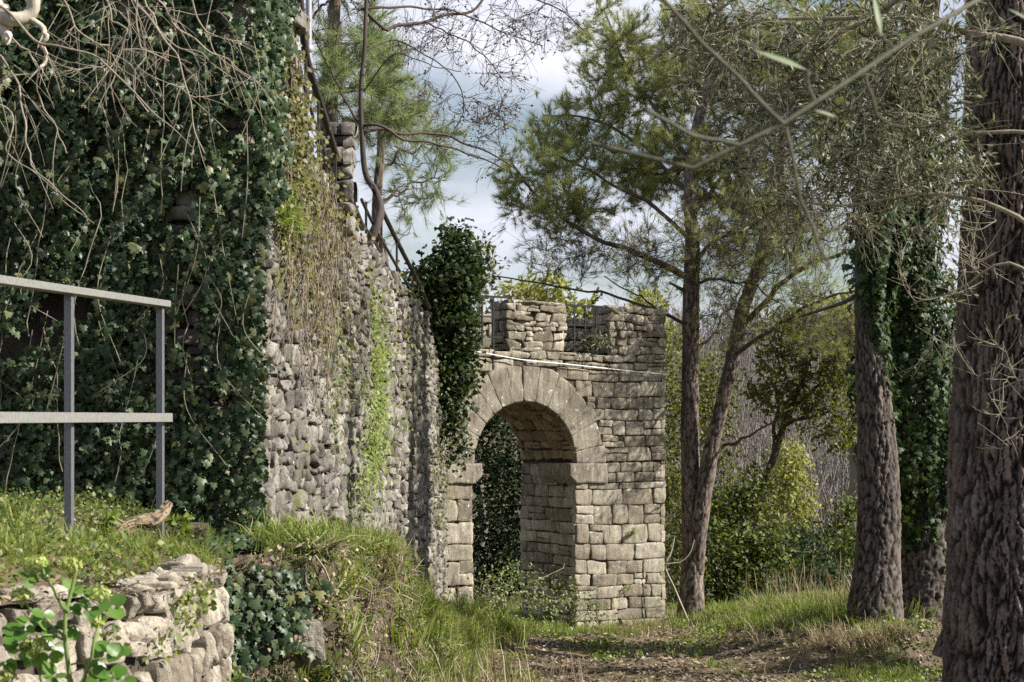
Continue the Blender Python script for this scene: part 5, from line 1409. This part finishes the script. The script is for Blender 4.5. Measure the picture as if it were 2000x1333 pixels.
def back_tree(label, px, top, w, d, mat, seed, n=2600, name='broadleaf_tree', grp='trees showing above the tower'):
    g = R_(seed); b = gbase(px, d)
    t = thing(name, b, label, 'tree', grp)
    cz = EYE - (top - HY) / F * d
    tr = smooth([b + [0, 0, -.2], b + [.1, 0, 1.5], [b[0] + .1 * g.normal(), d, cz - .5]], 30)
    mb = MB(); tubes(mb, wob(g, tr, .06), np.linspace(.14, .03, 30), 8); mb.build('trunk', M['greybark'], t)
    E = [(px + g.normal() * w * .35, top + abs(g.normal()) * 50 + 40, d + g.normal() * .5, w * g.uniform(.4, .65), 45 * g.uniform(.8, 1.3), .8) for _ in range(6)] + [(px, top + 130, d, w * .8, 70, .9)]
    A, q = ell(g, E, 120, 2.5); PL, RL = colonize(g, tr[8:], np.linspace(.1, .03, 22), A, rmin=.006, rk=.012)
    s1, r1 = sidetwigs(g, PL, RL, 4, .2, .6, rad=.006)
    mb = MB(); tubes(mb, PL, RL, 4, cap=False); tubes(mb, s1, r1, 3, cap=False); mb.build('twigs', M['greybark'], t)
    mb = MB(); pp, Rm = tip_frames(g, s1, max(2, n // len(s1)), .2, .1, .9); scatter(mb, *LEAF, pp, Rm, g.uniform(.09, .15, len(pp))); mb.build('foliage', M[mat], t)
back_tree('yellow-green tree top rising behind the left end of the tower parapet', 1040, 520, 90, 38, 'yellow', 101, 3000)
back_tree('light green tree top behind the middle merlon of the tower', 1140, 560, 80, 40, 'laurel', 102, 3000)
back_tree('small sunlit tree top showing over the right merlon of the tower', 1260, 575, 55, 40, 'yellow', 103, 2200)
back_tree('hazy thin tree top to the right of the ivy bush', 930, 440, 60, 44, 'laurel', 104, 500)
back_tree('yellowish tree just left of the ivy-clad trunks', 1660, 580, 45, 36, 'yellow', 105, 1800, grp='trees beyond the forked pine')
back_tree('green tree filling the gap behind the two ivy-clad trunks', 1800, 700, 140, 36, 'laurel', 106, 3500, grp='trees beyond the forked pine')
back_tree('dark broad tree far right behind the massive trunk', 1960, 500, 150, 38, 'oak', 107, 3500, grp='trees beyond the forked pine')
#%%GROUNDCOVER
# ==================================================================== GROUND COVER
def gnormal(x, y, e=.03):
    dx = (ground_z(x + e, y) - ground_z(x - e, y)) / (2 * e); dy = (ground_z(x, y + e) - ground_z(x, y - e)) / (2 * e)
    return unit(np.stack([-dx, -dy, np.ones_like(dx)], -1))
def surf_sample(g, n, x0, x1, y0, y1):
    """points on the ground, area-weighted so that steep faces are covered too"""
    x = g.uniform(x0, x1, n * 4); y = g.uniform(y0, y1, n * 4); nn = gnormal(x, y)
    w = np.minimum(1 / nn[:, 2], 8) / 8
    k = g.uniform(size=len(x)) < w * 2
    return x[k][:n], y[k][:n], nn[k][:n]
def px_of(p): return HX + F * p[:, 0] / p[:, 1], HY - F * (p[:, 2] - EYE) / p[:, 1]

def build_bank_ivy():
    g = R_(111)
    x, y, nn = surf_sample(g, 14000, -1.95, -.75, 10.3, 12.6)
    p = on_ground(x, y); a, b = px_of(p)
    k = (b > 1075 + 22 * vnoise(a * .03, b * 0)) & (a < np.interp(b, [1080, 1150, 1200, 1260, 1300, 1340], [585, 620, 590, 585, 640, 690]) + 14 * vnoise(b * .05, a * .05))
    k &= fbm(x * 4, y * 4 + p[:, 2] * 4, None, 2) > -.28
    p, nn = p[k], nn[k]
    t = thing('ivy', p[np.argmin(p[:, 2])], 'dark ivy creeping over the grassy bank beside the low boulder wall', 'ivy')
    mb = MB(); q = p + nn * (.02 + .07 * g.uniform(size=(len(p), 1))); ivy_leaves(mb, q, nn * .6 + np.array([.1, -.5, 0]), g, .035, .075, .55)
    mb.build('foliage', M['ivyd'], t)
    # bare roots and dead vines on the bank face
    t = thing('root', P(660, 1240, 12), 'tangle of bare brown roots hanging from the bank edge', 'roots')
    x, y, n2 = surf_sample(g, 3000, -1.5, -.5, 11, 17); q = on_ground(x, y); a, b = px_of(q); k = (n2[:, 2] < .6) & (a > 590) & (b > 1080); q = q[k][:260]; n2 = n2[k][:260]
    PL = []
    for i in range(len(q)):
        L = g.uniform(.1, .45); tt = np.linspace(0, 1, 7)[:, None]
        PL.append(q[i] + n2[i] * .03 + np.array([g.normal() * .06, g.normal() * .1, -L]) * tt + n2[i] * .04 * np.sin(tt * 3) + g.normal(size=3) * .05 * np.sin(tt * 5))
    mb = MB(); PL = np.array(PL); tubes(mb, PL, np.full(PL.shape[:2], .0045) * g.uniform(.5, 1.6, (len(PL), 1)), 4); mb.build('strand', M['vine'], t)
    # stones in the bank
    for px, py, d, s, lab in ((604, 1255, 11.36, .17, 'pale stone slab showing through the ivy of the bank'),):
        c = P(px, py, d); rock(c, s, lab, g.integers(1000), 1.3)
def rock(c, s, label, seed, flat=.75, name='boulder'):
    g = R_(int(seed)); nu, nv = 40, 26
    th, ph = np.meshgrid(np.linspace(0, 2 * pi, nu, endpoint=False), np.linspace(0.02, pi - .02, nv))
    d = np.stack([np.cos(th) * np.sin(ph), np.sin(th) * np.sin(ph), np.cos(ph)], -1)
    r = np.ones(th.shape)
    for _ in range(16):        # planar cuts give a broken-stone look
        n = unit(g.normal(size=3)); o = g.uniform(.42, .8); dn = (d * n).sum(-1); r = np.where(dn > .05, np.minimum(r, o / np.maximum(dn, .05)), r)
    r = r + .05 * fbm(d[..., 0] * 4 + seed, d[..., 1] * 4, d[..., 2] * 4)
    sc_ = np.array([1, .8, flat]) * s
    V = d * r[..., None] * sc_ + np.asarray(c)
    i = np.arange(nu * nv).reshape(nv, nu); mb = MB()
    mb.add(V.reshape(-1, 3), Q=np.stack([i[:-1], np.roll(i[:-1], -1, 1), np.roll(i[1:], -1, 1), i[1:]], -1).reshape(-1, 4))
    mb.add(np.vstack([V[0].mean(0)[None], V[0]]), T=[[0, 1 + (k + 1) % nu, 1 + k] for k in range(nu)])
    o = mb.build(name, M['rock'], None, False)
    tag(o, label, 'rock'); return o
build_bank_ivy()
def gr(px, py, d0=14, d1=34):
    """point of the ground sheet under a pixel"""
    d = np.linspace(d0, d1, 800); x = (px - HX) / F * d; z = EYE - (py - HY) / F * d
    h = z - ground_z(x, d); i = np.argmax(h < 0); return np.array([x[i], d[i], ground_z(x[i], d[i])])
rock(gr(1046, 1312) + [0, 0, .03], .13, 'white angular stone lying on the path in front', 5, .6, 'path_stone')
rock(gr(1225, 1272) + [0, 0, .0], .17, 'flat whitish stone half buried in the middle of the path', 6, .16, 'path_stone')
rock(gr(1190, 1275) + [0, 0, .0], .1, 'small flat pale stone left of the half buried one', 7, .2, 'path_stone')

def grass_all():
    g = R_(112)
    n = 26000
    d = 16.5 + 17 * g.uniform(size=n) ** .8; px = g.uniform(560, 1960, n); x = (px - HX) / F * d
    k = (x > wall_x(d) + .05); x, d = x[k], d[k]
    p = on_ground(x, d); a, b = px_of(p)
    dens = fbm(x * 1.4, d * .55, None, 3)
    patch = lambda cx, cy, rx, ry: np.exp(-(((a - cx) / rx) ** 2 + ((b - cy) / ry) ** 2))
    m = .30 * patch(850, 1200, 170, 80) * 2 + .5 * patch(1000, 1220, 180, 40) + .6 * patch(1400, 1218, 260, 22) + .45 * patch(1600, 1200, 180, 40) + .35 * patch(1240, 1300, 120, 26) + .3 * patch(1650, 1310, 170, 30)
    path = patch(1300, 1258, 460, 17) + .9 * patch(1080, 1290, 260, 30) + .5 * patch(1380, 1320, 120, 30) + .6 * patch(760, 1290, 130, 40)
    score = dens * .9 + m - .6 * path - .04
    k = (score > g.uniform(-.05, .5, len(x)))
    x, d, p, m = x[k], d[k], p[k], m[k]
    h = g.uniform(.06, .15, len(x)) * (1 + .9 * np.clip(m, 0, .8))
    nn = len(x)
    mb = MB(); scatter_var(mb, GRASS, p - [0, 0, .01], up_rot(g, nn, .22), h, g)
    tag(mb.build('grass', M['grass'], None), 'short green grass growing in patches along the path', 'grass', kind='stuff')
    # longer tufts, each countable clump left as mass
    pts = [];
    for cx, cy, rx, ry, q in ((870, 1180, 90, 40, 90), (960, 1210, 90, 30, 80), (850, 1250, 80, 25, 60), (930, 1260, 70, 18, 40), (1040, 1180, 90, 20, 60), (1080, 1200, 90, 20, 30), (1560, 1200, 110, 18, 50), (1700, 1200, 90, 20, 40), (1430, 1212, 120, 6, 26)):
        for _ in range(q):
            pts.append(gr(g.normal(cx, rx * .6), min(1330, g.normal(cy, ry * .6)), 12.5))
    pts = np.array(pts); pts = pts[pts[:, 0] > wall_x(pts[:, 1]) + .05]
    mb = MB(); scatter_var(mb, GRASSL, pts - [0, 0, .02], up_rot(g, len(pts), .2), g.uniform(.2, .5, len(pts)), g)
    # crest of the bank
    x, y, _ = surf_sample(g, 2600, -1.9, -.35, 11.0, 24); q = on_ground(x, y); a, b = px_of(q)
    k = (x > wall_x(y)) & (fbm(x * 2, y * 1.2, None, 3) > -.2) & (_[:, 2] > .25); q = q[k]
    scatter_var(mb, GRASSL, q[::3], up_rot(g, len(q[::3]), .35), g.uniform(.16, .34, len(q[::3])), g)
    scatter_var(mb, GRASS, q, up_rot(g, len(q), .35), g.uniform(.07, .16, len(q)), g)
    x = g.uniform(-1.9, -.3, 2400); y = g.uniform(10.95, 18.5, 2400); u = x - wall_x(y); k = (u > .05) & (u < 1.05) & (fbm(x * 2.5, y * 1.5 + 9, None, 2) > -.15); q = on_ground(x[k], y[k])
    scatter_var(mb, GRASSL, q - [0, 0, .02], up_rot(g, len(q), .45), g.uniform(.16, .38, len(q)), g)
    tag(mb.build('long_grass', M['grass'], None), 'long bright green grass on the bank under the rampart', 'grass', kind='stuff')
    # dry grass
    pts = []
    for cx, cy, rx, ry, q in ((1010, 1170, 100, 30, 170), (880, 1130, 60, 50, 60), (1560, 1190, 120, 14, 60), (1720, 1185, 110, 18, 110), (930, 1200, 110, 40, 50), (1250, 1225, 220, 16, 60), (1650, 1260, 150, 20, 50), (790, 1110, 40, 50, 50)):
        for _ in range(q): pts.append(gr(g.normal(cx, rx * .6), min(1330, g.normal(cy, ry * .6)), 12.5))
    pts = np.array(pts); pts = pts[pts[:, 0] > wall_x(pts[:, 1]) + .03]
    mb = MB(); scatter_var(mb, GRASSL, pts - [0, 0, .02], up_rot(g, len(pts), .3), g.uniform(.16, .36, len(pts)), g)
    tag(mb.build('dry_grass', M['dry'], None), 'straw-coloured dry grass tufts round the arch foot and pine trunks', 'dry grass', kind='stuff')
    x, y, n3 = surf_sample(g, 9000, -1.7, .1, 10.8, 22); k = (n3[:, 2] < .85) & (x > wall_x(y)); x, y, n3 = x[k], y[k], n3[k]; q = on_ground(x, y)
    mb = MB(); m = len(q) // 14; scatter_var(mb, GRASSL, q[:m], orient(np.cross(n3[:m], rdir(g, m)), n3[:m] * .8 + np.array([0, 0, -.5]) + .5 * rdir(g, m)), g.uniform(.1, .26, m), g)
    tag(mb.build('bank_straw', M['vine'], None), 'brown withered grass and bracken hanging down the bank face', 'dry grass', kind='stuff')
    mb = MB(); q2 = np.repeat(q, 2, 0) + g.normal(size=(len(q) * 2, 3)) * .03; nn2 = np.repeat(n3, 2, 0); scatter(mb, *LEAF, q2 + nn2 * .015, orient(nn2 + .6 * rdir(g, len(q2)), rdir(g, len(q2)) + np.array([0, 0, -.5])), g.uniform(.02, .05, len(q2)))
    tag(mb.build('bank_litter', M['litter'], None), 'dead leaves caught on the steep bank below the rampart', 'leaf litter', kind='stuff')
    m = g.uniform(size=len(q)) < .22; mb = MB(); q3 = np.repeat(q[m], 8, 0); q3 = q3 + g.normal(size=q3.shape) * .04; scatter(mb, *SMALL, q3 + np.repeat(n3[m], 8, 0) * .03, leaf_frames(g, len(q3), .3), g.uniform(.02, .05, len(q3)))
    tag(mb.build('bank_weeds', M['weed'], None), 'small green weeds growing on the steep bank below the rampart', 'weeds', kind='stuff')
    # tall seed stalks
    pts = np.array([gr(g.normal(1530, 35), g.normal(1180, 6)) for _ in range(16)] + [gr(g.normal(1690, 60), g.normal(1190, 8)) for _ in range(30)] + [gr(g.normal(1010, 60), 1165) for _ in range(46)] + [gr(g.normal(860, 50), g.normal(1170, 30), 12.5) for _ in range(26)] + [gr(1620 + g.normal() * 30, 1190) for _ in range(8)])
    mb = MB(); scatter_var(mb, STALK, pts - [0, 0, .02], up_rot(g, len(pts), .15), g.uniform(.45, .85, len(pts)), g)
    tag(mb.build('grass_stalks', M['dry'], None), 'tall dry seed stalks standing by the pine trunks and the arch', 'dry grass', kind='stuff')
    # litter
    n = 42000; d = 11 + 20 * g.uniform(size=n); px = g.uniform(450, 2000, n); x = (px - HX) / F * d; k = x > wall_x(d) + .02; x, d = x[k], d[k]
    k = fbm(x * 2, d * 1.2, None, 3) > -.25; x, d = x[k], d[k]
    p = on_ground(x, d) + [0, 0, .012]; nrm = gnormal(x, d)
    mb = MB(); q = len(p); scatter(mb, *LEAF, p, orient(nrm + .55 * rdir(g, q), rdir(g, q)), g.uniform(.025, .08, q))
    nl = 16000; i = g.integers(0, q, nl); scatter(mb, *leaf_t(.035, .0, .05), p[i] + g.normal(size=(nl, 3)) * [.1, .1, .004], orient(nrm[i] + .3 * rdir(g, nl), rdir(g, nl)), g.uniform(.06, .16, nl))
    tag(mb.build('leaf_litter', M['litter'], None), 'brown dead leaves and pine needles strewn over the path', 'leaf litter', kind='stuff')
    # low weeds
    n = 15000; d = 16.5 + 10 * g.uniform(size=n); px = g.uniform(640, 1900, n); x = (px - HX) / F * d; k = (x > wall_x(d) + .1) & (fbm(x * 1.9 + 40, d * .9, None, 3) > .24 - .35 * sstep(1500, 1700, px) * sstep(-19, -18, -d)); x, d = x[k], d[k]
    p = on_ground(x, d); p = np.repeat(p, 4, 0); q = len(p); p = p + np.abs(g.normal(size=(q, 3))) * [0, 0, .04] + g.normal(size=(q, 3)) * [.05, .05, 0]
    mb = MB(); scatter(mb, *SMALL, p, leaf_frames(g, q), g.uniform(.02, .05, q)); tag(mb.build('weeds', M['weed'], None), 'small leafy weeds scattered over the path and right bank', 'weeds', kind='stuff')
grass_all()

def terrace_cover():
    g = R_(113)
    n = 12000; y = 4.6 + 7.4 * g.uniform(size=n) ** .9; xb = np.interp(y, T_PATH[:, 1], T_PATH[:, 0]); x = xb - .16 - 1.9 * g.uniform(size=n) ** 1.1
    k = fbm(x * 2.2, y * 1.6, None, 3) > -.12 - .3 * sstep(.25, .6, xb - x); x, y = x[k], y[k]
    p = np.stack([x, y, terrace_z(x, y)], -1); q = len(p)
    p = p + np.stack([0 * x, 0 * x, .01 + .09 * g.uniform(size=q) ** 2 * (1 + fbm(x * 3, y * 3))], -1)
    mb = MB(); scatter(mb, *SMALL, p, leaf_frames(g, q), g.uniform(.012, .034, q))
    tag(mb.build('terrace_weeds', M['weed'], None), 'yellow-green leafy weeds carpeting the terrace behind the low wall', 'weeds', kind='stuff')
    n = 2000; y = 4.8 + 7.1 * g.uniform(size=n); xb = np.interp(y, T_PATH[:, 1], T_PATH[:, 0]); x = xb - .05 - 1.9 * g.uniform(size=n); k = fbm(x * 1.5 + 7, y * 1.2, None, 2) > -.05; x, y = x[k], y[k]
    p = np.stack([x, y, terrace_z(x, y) - .01], -1); mb = MB(); scatter_var(mb, GRASSL, p[::2], up_rot(g, len(p[::2]), .3), g.uniform(.07, .2, len(p[::2])), g); scatter_var(mb, GRASS, p, up_rot(g, len(p), .3), g.uniform(.04, .1, len(p)), g)
    tag(mb.build('terrace_grass', M['grass'], None), 'thin grass blades growing on the terrace round the railing posts', 'grass', kind='stuff')
    n = 5000; y = 5 + 6 * g.uniform(size=n); xb = np.interp(y, T_PATH[:, 1], T_PATH[:, 0]); x = xb - .02 - 1.7 * g.uniform(size=n) ** 1.4
    p = np.stack([x, y, terrace_z(x, y) + .008], -1); mb = MB(); scatter(mb, *leaf_t(.06, .02, .05), p, orient(np.array([0, 0, 1.]) + .4 * rdir(g, n), rdir(g, n)), g.uniform(.015, .055, n))
    q5 = p[:2500] + [0, 0, .004]; scatter(mb, *LEAF, q5, orient(np.array([0, 0, 1.]) + .5 * rdir(g, len(q5)), rdir(g, len(q5))), g.uniform(.02, .045, len(q5)))
    tag(mb.build('terrace_litter', M['litter'], None), 'dry brown stems and leaves lying on the terrace edge', 'leaf litter', kind='stuff')
    # weeds in the joints of the low wall
    a = g.uniform(.5, _tl[-1] - 2, 420); a = np.repeat(a, 9); b = np.repeat(g.uniform(.6, 1.1, 420), 9) + g.normal(size=len(a)) * .025; a = a + g.normal(size=len(a)) * .03
    p = trmap(a, b, .01 + np.abs(g.normal(size=len(a))) * .02); k = (fbm(a * 2, b * 5, None, 2) > .02); p = p[k]
    mb = MB(); scatter(mb, *SMALL, p, leaf_frames(g, len(p), .5), g.uniform(.014, .035, len(p)))
    tag(mb.build('wall_weeds', M['weed'], None), 'tiny weeds sprouting from the joints of the low boulder wall', 'weeds', kind='stuff')
    # rotten branch lying by the second post
    pts = [(228, 1042, 8.6), (262, 1022, 8.7), (296, 1016, 8.8), (316, 1004, 8.85), (330, 984, 8.9), (338, 972, 8.9)]
    p = smooth([P(*q) for q in pts], 60); c = p[10]
    t = thing('log', c, 'rotten mossy branch lying on the terrace against the right railing post', 'log')
    r = np.interp(np.linspace(0, 1, 60), [0, .08, .3, .6, .8, 1], [.006, .024, .034, .042, .036, .02])
    mb, _, _ = bark_trunk(p[::6], r[::6], 48, 160, .03, .08, .008, 33, ((.05, .04, .03), (.15, .115, .075), (.24, .19, .13), (.17, .14, .07)))
    mb.build('log_body', M['bark'], t)
    mb = MB(); pp, rr = limb([(262, 1024, 8.7), (240, 1020, 8.65), (218, 1008, 8.6), (195, 1010, 8.6)], 12, .007, .003); tubes(mb, pp, rr, 5); mb.build('side_twig', M['twig'], t)
    # upright leafy weed beside the log
    for px, py, d, h, n_, lab in ((352, 1010, 8.9, .16, 34, 'leafy upright weed growing at the tip of the rotten branch'), (218, 1030, 8.4, .13, 22, 'small leafy weed left of the rotten branch')):
        b = P(px, py, d); b[2] = terrace_z(b[0], b[1]); t = thing('weed', b, lab, 'plant'); mb = MB(); ST = []
        for i in range(3):
            q = smooth([b, b + [g.normal() * .03, g.normal() * .03, h * .6], b + [g.normal() * .06, g.normal() * .05, h * g.uniform(.8, 1.2)]], 10); ST.append(q)
            j = g.integers(2, 10, n_); scatter(mb, *SMALL, q[j], leaf_frames(g, n_), g.uniform(.03, .055, n_))
        mb.build('foliage', M['lime'], t); mb = MB(); tubes(mb, np.array(ST), np.full((3, 10), .003), 5); mb.build('stem', M['stem'], t)
terrace_cover()

def alexanders():
    g = R_(114); D = 5.0
    t = thing('flowering_plant', P(140, 1420, D), 'alexanders plant with round glossy leaves and yellow-green flower domes before the boulder wall', 'plant')
    P_ = lambda x, y, dd=0: P(x, y, D + dd)
    stems = [([(142, 1480), (138, 1340), (126, 1255), (128, 1190), (145, 1130), (150, 1105)], .0085, .005), ([(128, 1200), (115, 1168), (92, 1135), (84, 1112)], .005, .0035), ([(128, 1250), (95, 1215), (62, 1190), (46, 1172)], .0048, .003),
             ([(150, 1420), (166, 1330), (182, 1260), (194, 1205), (197, 1178)], .006, .004), ([(100, 1420), (84, 1340), (76, 1300), (71, 1275)], .006, .004), ([(126, 1252), (100, 1240), (70, 1240), (40, 1236)], .0035, .002), ([(133, 1300), (190, 1290), (230, 1270)], .003, .002)]
    mb = MB()
    for q, a, c in stems:
        dd = np.cumsum(g.normal(size=len(q)) * .02); pp = smooth([P_(x, y, e) for (x, y), e in zip(q, dd)], 18); tubes(mb, wob(g, pp, .003), np.linspace(a, c, 18), 8)
    lv = [(165, 1155, .05), (140, 1150, .045), (55, 1130, .04), (75, 1120, .04), (88, 1200, .05), (95, 1230, .05), (45, 1230, .055), (30, 1240, .05), (55, 1215, .05), (175, 1190, .05), (220, 1185, .055), (210, 1170, .045), (165, 1195, .05), (105, 1265, .06), (60, 1285, .05), (35, 1265, .05), (95, 1290, .06), (105, 1320, .05), (205, 1275, .06), (235, 1278, .055), (180, 1305, .055), (150, 1325, .06), (215, 1320, .06), (240, 1330, .05), (90, 1345, .06), (130, 1230, .05), (40, 1180, .03), (140, 1195, .045), (10, 1295, .05), (190, 1340, .06)]
    ST = []; P0 = []; Rm = []; S_ = []
    for x, y, s in lv[::1]:
        if g.uniform() < .18: continue
        c = P_(x, y, g.normal() * .04)
        for k in range(3):
            a = k * 2.1 + g.uniform(0, 1.2); dirv = np.array([cos(a), .4 * g.normal(), sin(a) * .7 - .1])
            P0.append(c); S_.append(s * g.uniform(.6, .9)); Rm.append(orient(np.array([[.3 + .4 * g.normal(), -.7 + .3 * g.normal(), .7]]), dirv[None])[0])
    mb2 = MB(); scatter(mb2, *ROUND, np.array(P0), np.array(Rm), np.array(S_))
    mb.build('stem', M['stem'], t); mb2.build('foliage', M['alex'], t, True)
    for x, y, s in ((72, 1102, .032), (138, 1108, .034), (197, 1164, .034), (66, 1262, .038), (43, 1165, .032), (12, 1325, .03), (190, 1220, .016)):
        c = P_(x, y); n = 130; d = rdir(g, n); d[:, 2] = np.abs(d[:, 2]) * .9 - .15; q = c + d * s * g.uniform(.75, 1.05, (n, 1))
        mb = MB(); scatter(mb, *SMALL, q, orient(d + .6 * rdir(g, n), rdir(g, n)), g.uniform(.008, .015, n)); 
        ray = np.stack([np.tile(c - [0, 0, s], (n // 4, 1)), q[::4][:n // 4]], 1); tubes(mb, ray, np.full(ray.shape[:2], .0008), 3, cap=False)
        mb.build('flower_head', M['umbel'], t)
alexanders()

# brambles in front of the arch
leaf_shrub('bramble', 'pale-leaved bramble thicket sprawling before the arch opening', 'bramble',
           [(1085, 1150, 24.2, 60, 28, .3), (1040, 1172, 23.8, 90, 24, .4), (1130, 1178, 24, 55, 28, .3), (970, 1150, 23.8, 50, 30, .3), (960, 1185, 23, 120, 20, .5), (1160, 1198, 23.6, 50, 15, .3), (1010, 1130, 24, 60, 28, .3)], 1300, 'bramble', .03, .065, 121, base=gr(1030, 1205), stems=110, clump=.10, per=6, stemmat='twig', stemr=.004, shell=2.)
def tower_extras():
    g = R_(122)
    for (s, z, h, n, smin, lab, mt) in ((-1.25, 3.03, .1, 360, .05, 'grey-green fern tuft growing in the tower gap between merlons', 'olive'), (-.66, .28, .05, 60, .05, 'small weed rooted in the masonry halfway up the right pier', 'weed'), (-.74, -.52, .05, 26, .045, 'tiny lime weed low on the right pier of the tower', 'lime'), (-1.45, 2.98, .06, 120, .05, 'small fern clump at the left foot of the tower gap', 'olive')):
        c = tmap(np.array([s]), np.array([z]), np.array([.03 if z < 2 else -.08]))[0]
        t = thing('wall_fern', c, lab, 'fern'); mb = MB(); k = 12; ST = []
        for i in range(k):
            d = unit(np.array([NF[0], NF[1], .6]) + .8 * rdir(g, 1)[0]); L = h * (4 if z > 2 else 2.4) * g.uniform(.6, 1)
            q = smooth([c, c + d * L * .6 + [0, 0, .04], c + d * L - [0, 0, .05 * L]], 9); ST.append(q)
            j = g.integers(1, 9, n // k); scatter(mb, *NARROW, q[j], leaf_frames(g, n // k), g.uniform(smin, smin * 1.7, n // k))
        mb.build('foliage', M[mt], t); mb = MB(); tubes(mb, np.array(ST), np.full((k, 9), .002), 3); mb.build('stem', M['stem'], t)
    # pale dead branch beside the tower corner
    t = thing('dead_branch', gr(1345, 1205), 'pale crooked dead branch sticking out between tower corner and forked pine', 'branch')
    mb = MB()
    for q in ([(1345, 1215, 26.2), (1318, 1150, 26.2), (1300, 1106, 26.2), (1330, 1098, 26.2), (1348, 1080, 26.2), (1356, 1055, 26.2)], [(1302, 1096, 26.2), (1312, 1075, 26.2), (1318, 1047, 26.2)]):
        p, r = limb(q, 20, .014, .006); tubes(mb, p, r, 6)
    mb.build('dead_wood', M['limb'], t)
    t = thing('wire', gr(1265, 1215), 'loop of dark wire hanging at the foot of the tower corner', 'wire')
    mb = MB(); b = gr(1268, 1222); p = smooth([b + [.0, -.05, .55], b + [-.03, -.06, .35], b + [-.12, -.08, .12], b + [-.05, -.1, .02], b + [.15, -.12, .06], b + [.3, -.1, .12]], 30); tubes(mb, p, np.full(30, .006), 6); mb.build('wire_loop', M['iron'], t)
    # fallen sticks
    for px0, py0, px1, py1, lab in ((1060, 1268, 1120, 1252, 'pale stick lying on the path left of the white stones'), (1380, 1278, 1450, 1286, 'thin dark stick across the path'), (655, 1330, 730, 1262, 'thin pale stick leaning from the bank foot')):
        a, b = gr(px0, py0, 11), gr(px1, py1, 11); p = smooth([a + [0, 0, .03], (a + b) / 2 + [0, 0, .07], b + [0, 0, .04]], 16)
        mb = MB(); tubes(mb, wob(g, p, .02), np.linspace(.011, .005, 16), 6); o = mb.build('stick', M['twig'], None); tag(o, lab, 'stick')
tower_extras()

# bare wood on the far hillside
def far_wood():
    g = R_(131); n = 4600
    y = 60 + 75 * g.uniform(size=n) ** .8; x = (g.uniform(1200, 2600, n) - HX) / F * y
    b = on_ground(x, y); h = g.uniform(3.5, 6.5, n)
    PL = np.stack([b, b + np.stack([g.normal(size=n) * .2, 0 * h, h * .5], -1), b + np.stack([g.normal(size=n) * .4, 0 * h, h], -1)], 1)
    r = np.stack([np.full(n, .055), np.full(n, .04), np.full(n, .012)], 1)
    s1, r1 = sidetwigs(g, PL, r, 16, .8, 2.2, n=3, rad=.018, ang=1., grav=.3, t0=.15)
    mb = MB(); tubes(mb, PL, r, 4, cap=False); tubes(mb, s1, r1 * 1., 3, cap=False)
    tag(mb.build('bare_wood', M['hilltwig'], None), 'pale grey leafless wood covering the far hillside', 'wood', kind='stuff')
far_wood()

# ==================================================================== SKY, SUN, CAMERA
AZ, EL = radians(99.), radians(37.)
w = bpy.data.worlds.new('World'); sc.world = w; w.use_nodes = True
nt = w.node_tree; nt.nodes.clear()
out = nt.nodes.new('ShaderNodeOutputWorld'); bg = nt.nodes.new('ShaderNodeBackground'); bg.inputs[1].default_value = .052
sky = nt.nodes.new('ShaderNodeTexSky'); sky.sky_type = 'NISHITA'; sky.sun_disc = False; sky.sun_elevation = EL; sky.sun_rotation = AZ
sky.air_density = 1.2; sky.dust_density = 1.0
tc = nt.nodes.new('ShaderNodeTexCoord'); mp = nt.nodes.new('ShaderNodeMapping'); mp.inputs['Scale'].default_value = (1, 1, 2.0); mp.inputs['Location'].default_value = (.31, .1, .02)
nt.links.new(tc.outputs['Generated'], mp.inputs[0])
nz = noise(nt, mp.outputs[0], 4.2, 7, .55, .35)
cl = thresh(nt, nz.outputs[0], .38, .62)
nz2 = noise(nt, mp.outputs[0], 9, 5, .6)
cc = ramp_out(nt, nz2.outputs[0], [(.3, (6.8, 7.2, 8.8)), (.7, (9.6, 9.8, 10.6))])
c = mix(nt, cl, sky.outputs[0], cc)
nt.links.new(c, bg.inputs[0]); nt.links.new(bg.outputs[0], out.inputs[0])

sd = bpy.data.lights.new('sun', 'SUN'); sd.energy = 5.0; sd.angle = radians(.53); sd.color = (1, .94, .86)
so = bpy.data.objects.new('sun', sd); COL.objects.link(so)
dirv = np.array([sin(AZ) * cos(EL), cos(AZ) * cos(EL), sin(EL)])
from mathutils import Vector
so.rotation_euler = Vector([float(v) for v in dirv]).to_track_quat('Z', 'Y').to_euler(); so.location = (20, 5, 20)

cd = bpy.data.cameras.new('camera'); cam = bpy.data.objects.new('camera', cd); COL.objects.link(cam)
cd.sensor_width = 36; cd.lens = F / 2000 * 36; cd.shift_y = (HY - 666.5) / 2000
cd.shift_y = cd.shift_y
cam.location = (0, 0, EYE); cam.rotation_euler = (pi / 2, 0, 0); cd.clip_end = 1000; cd.clip_start = .05
cd.dof.use_dof = True; cd.dof.focus_distance = 20; cd.dof.aperture_fstop = 11.
sc.camera = cam
sc.view_settings.view_transform = 'Standard'; sc.view_settings.look = 'None'; sc.view_settings.exposure = 1.08; sc.view_settings.gamma = 1
sc.cycles.max_bounces = 5; sc.cycles.diffuse_bounces = 3; sc.cycles.glossy_bounces = 2; sc.cycles.transmission_bounces = 3; sc.cycles.transparent_max_bounces = 4
sc.cycles.caustics_reflective = False; sc.cycles.caustics_refractive = False
sc.cycles.use_denoising = False
for o in THINGS:
    if '_w' in o: del o['_w']
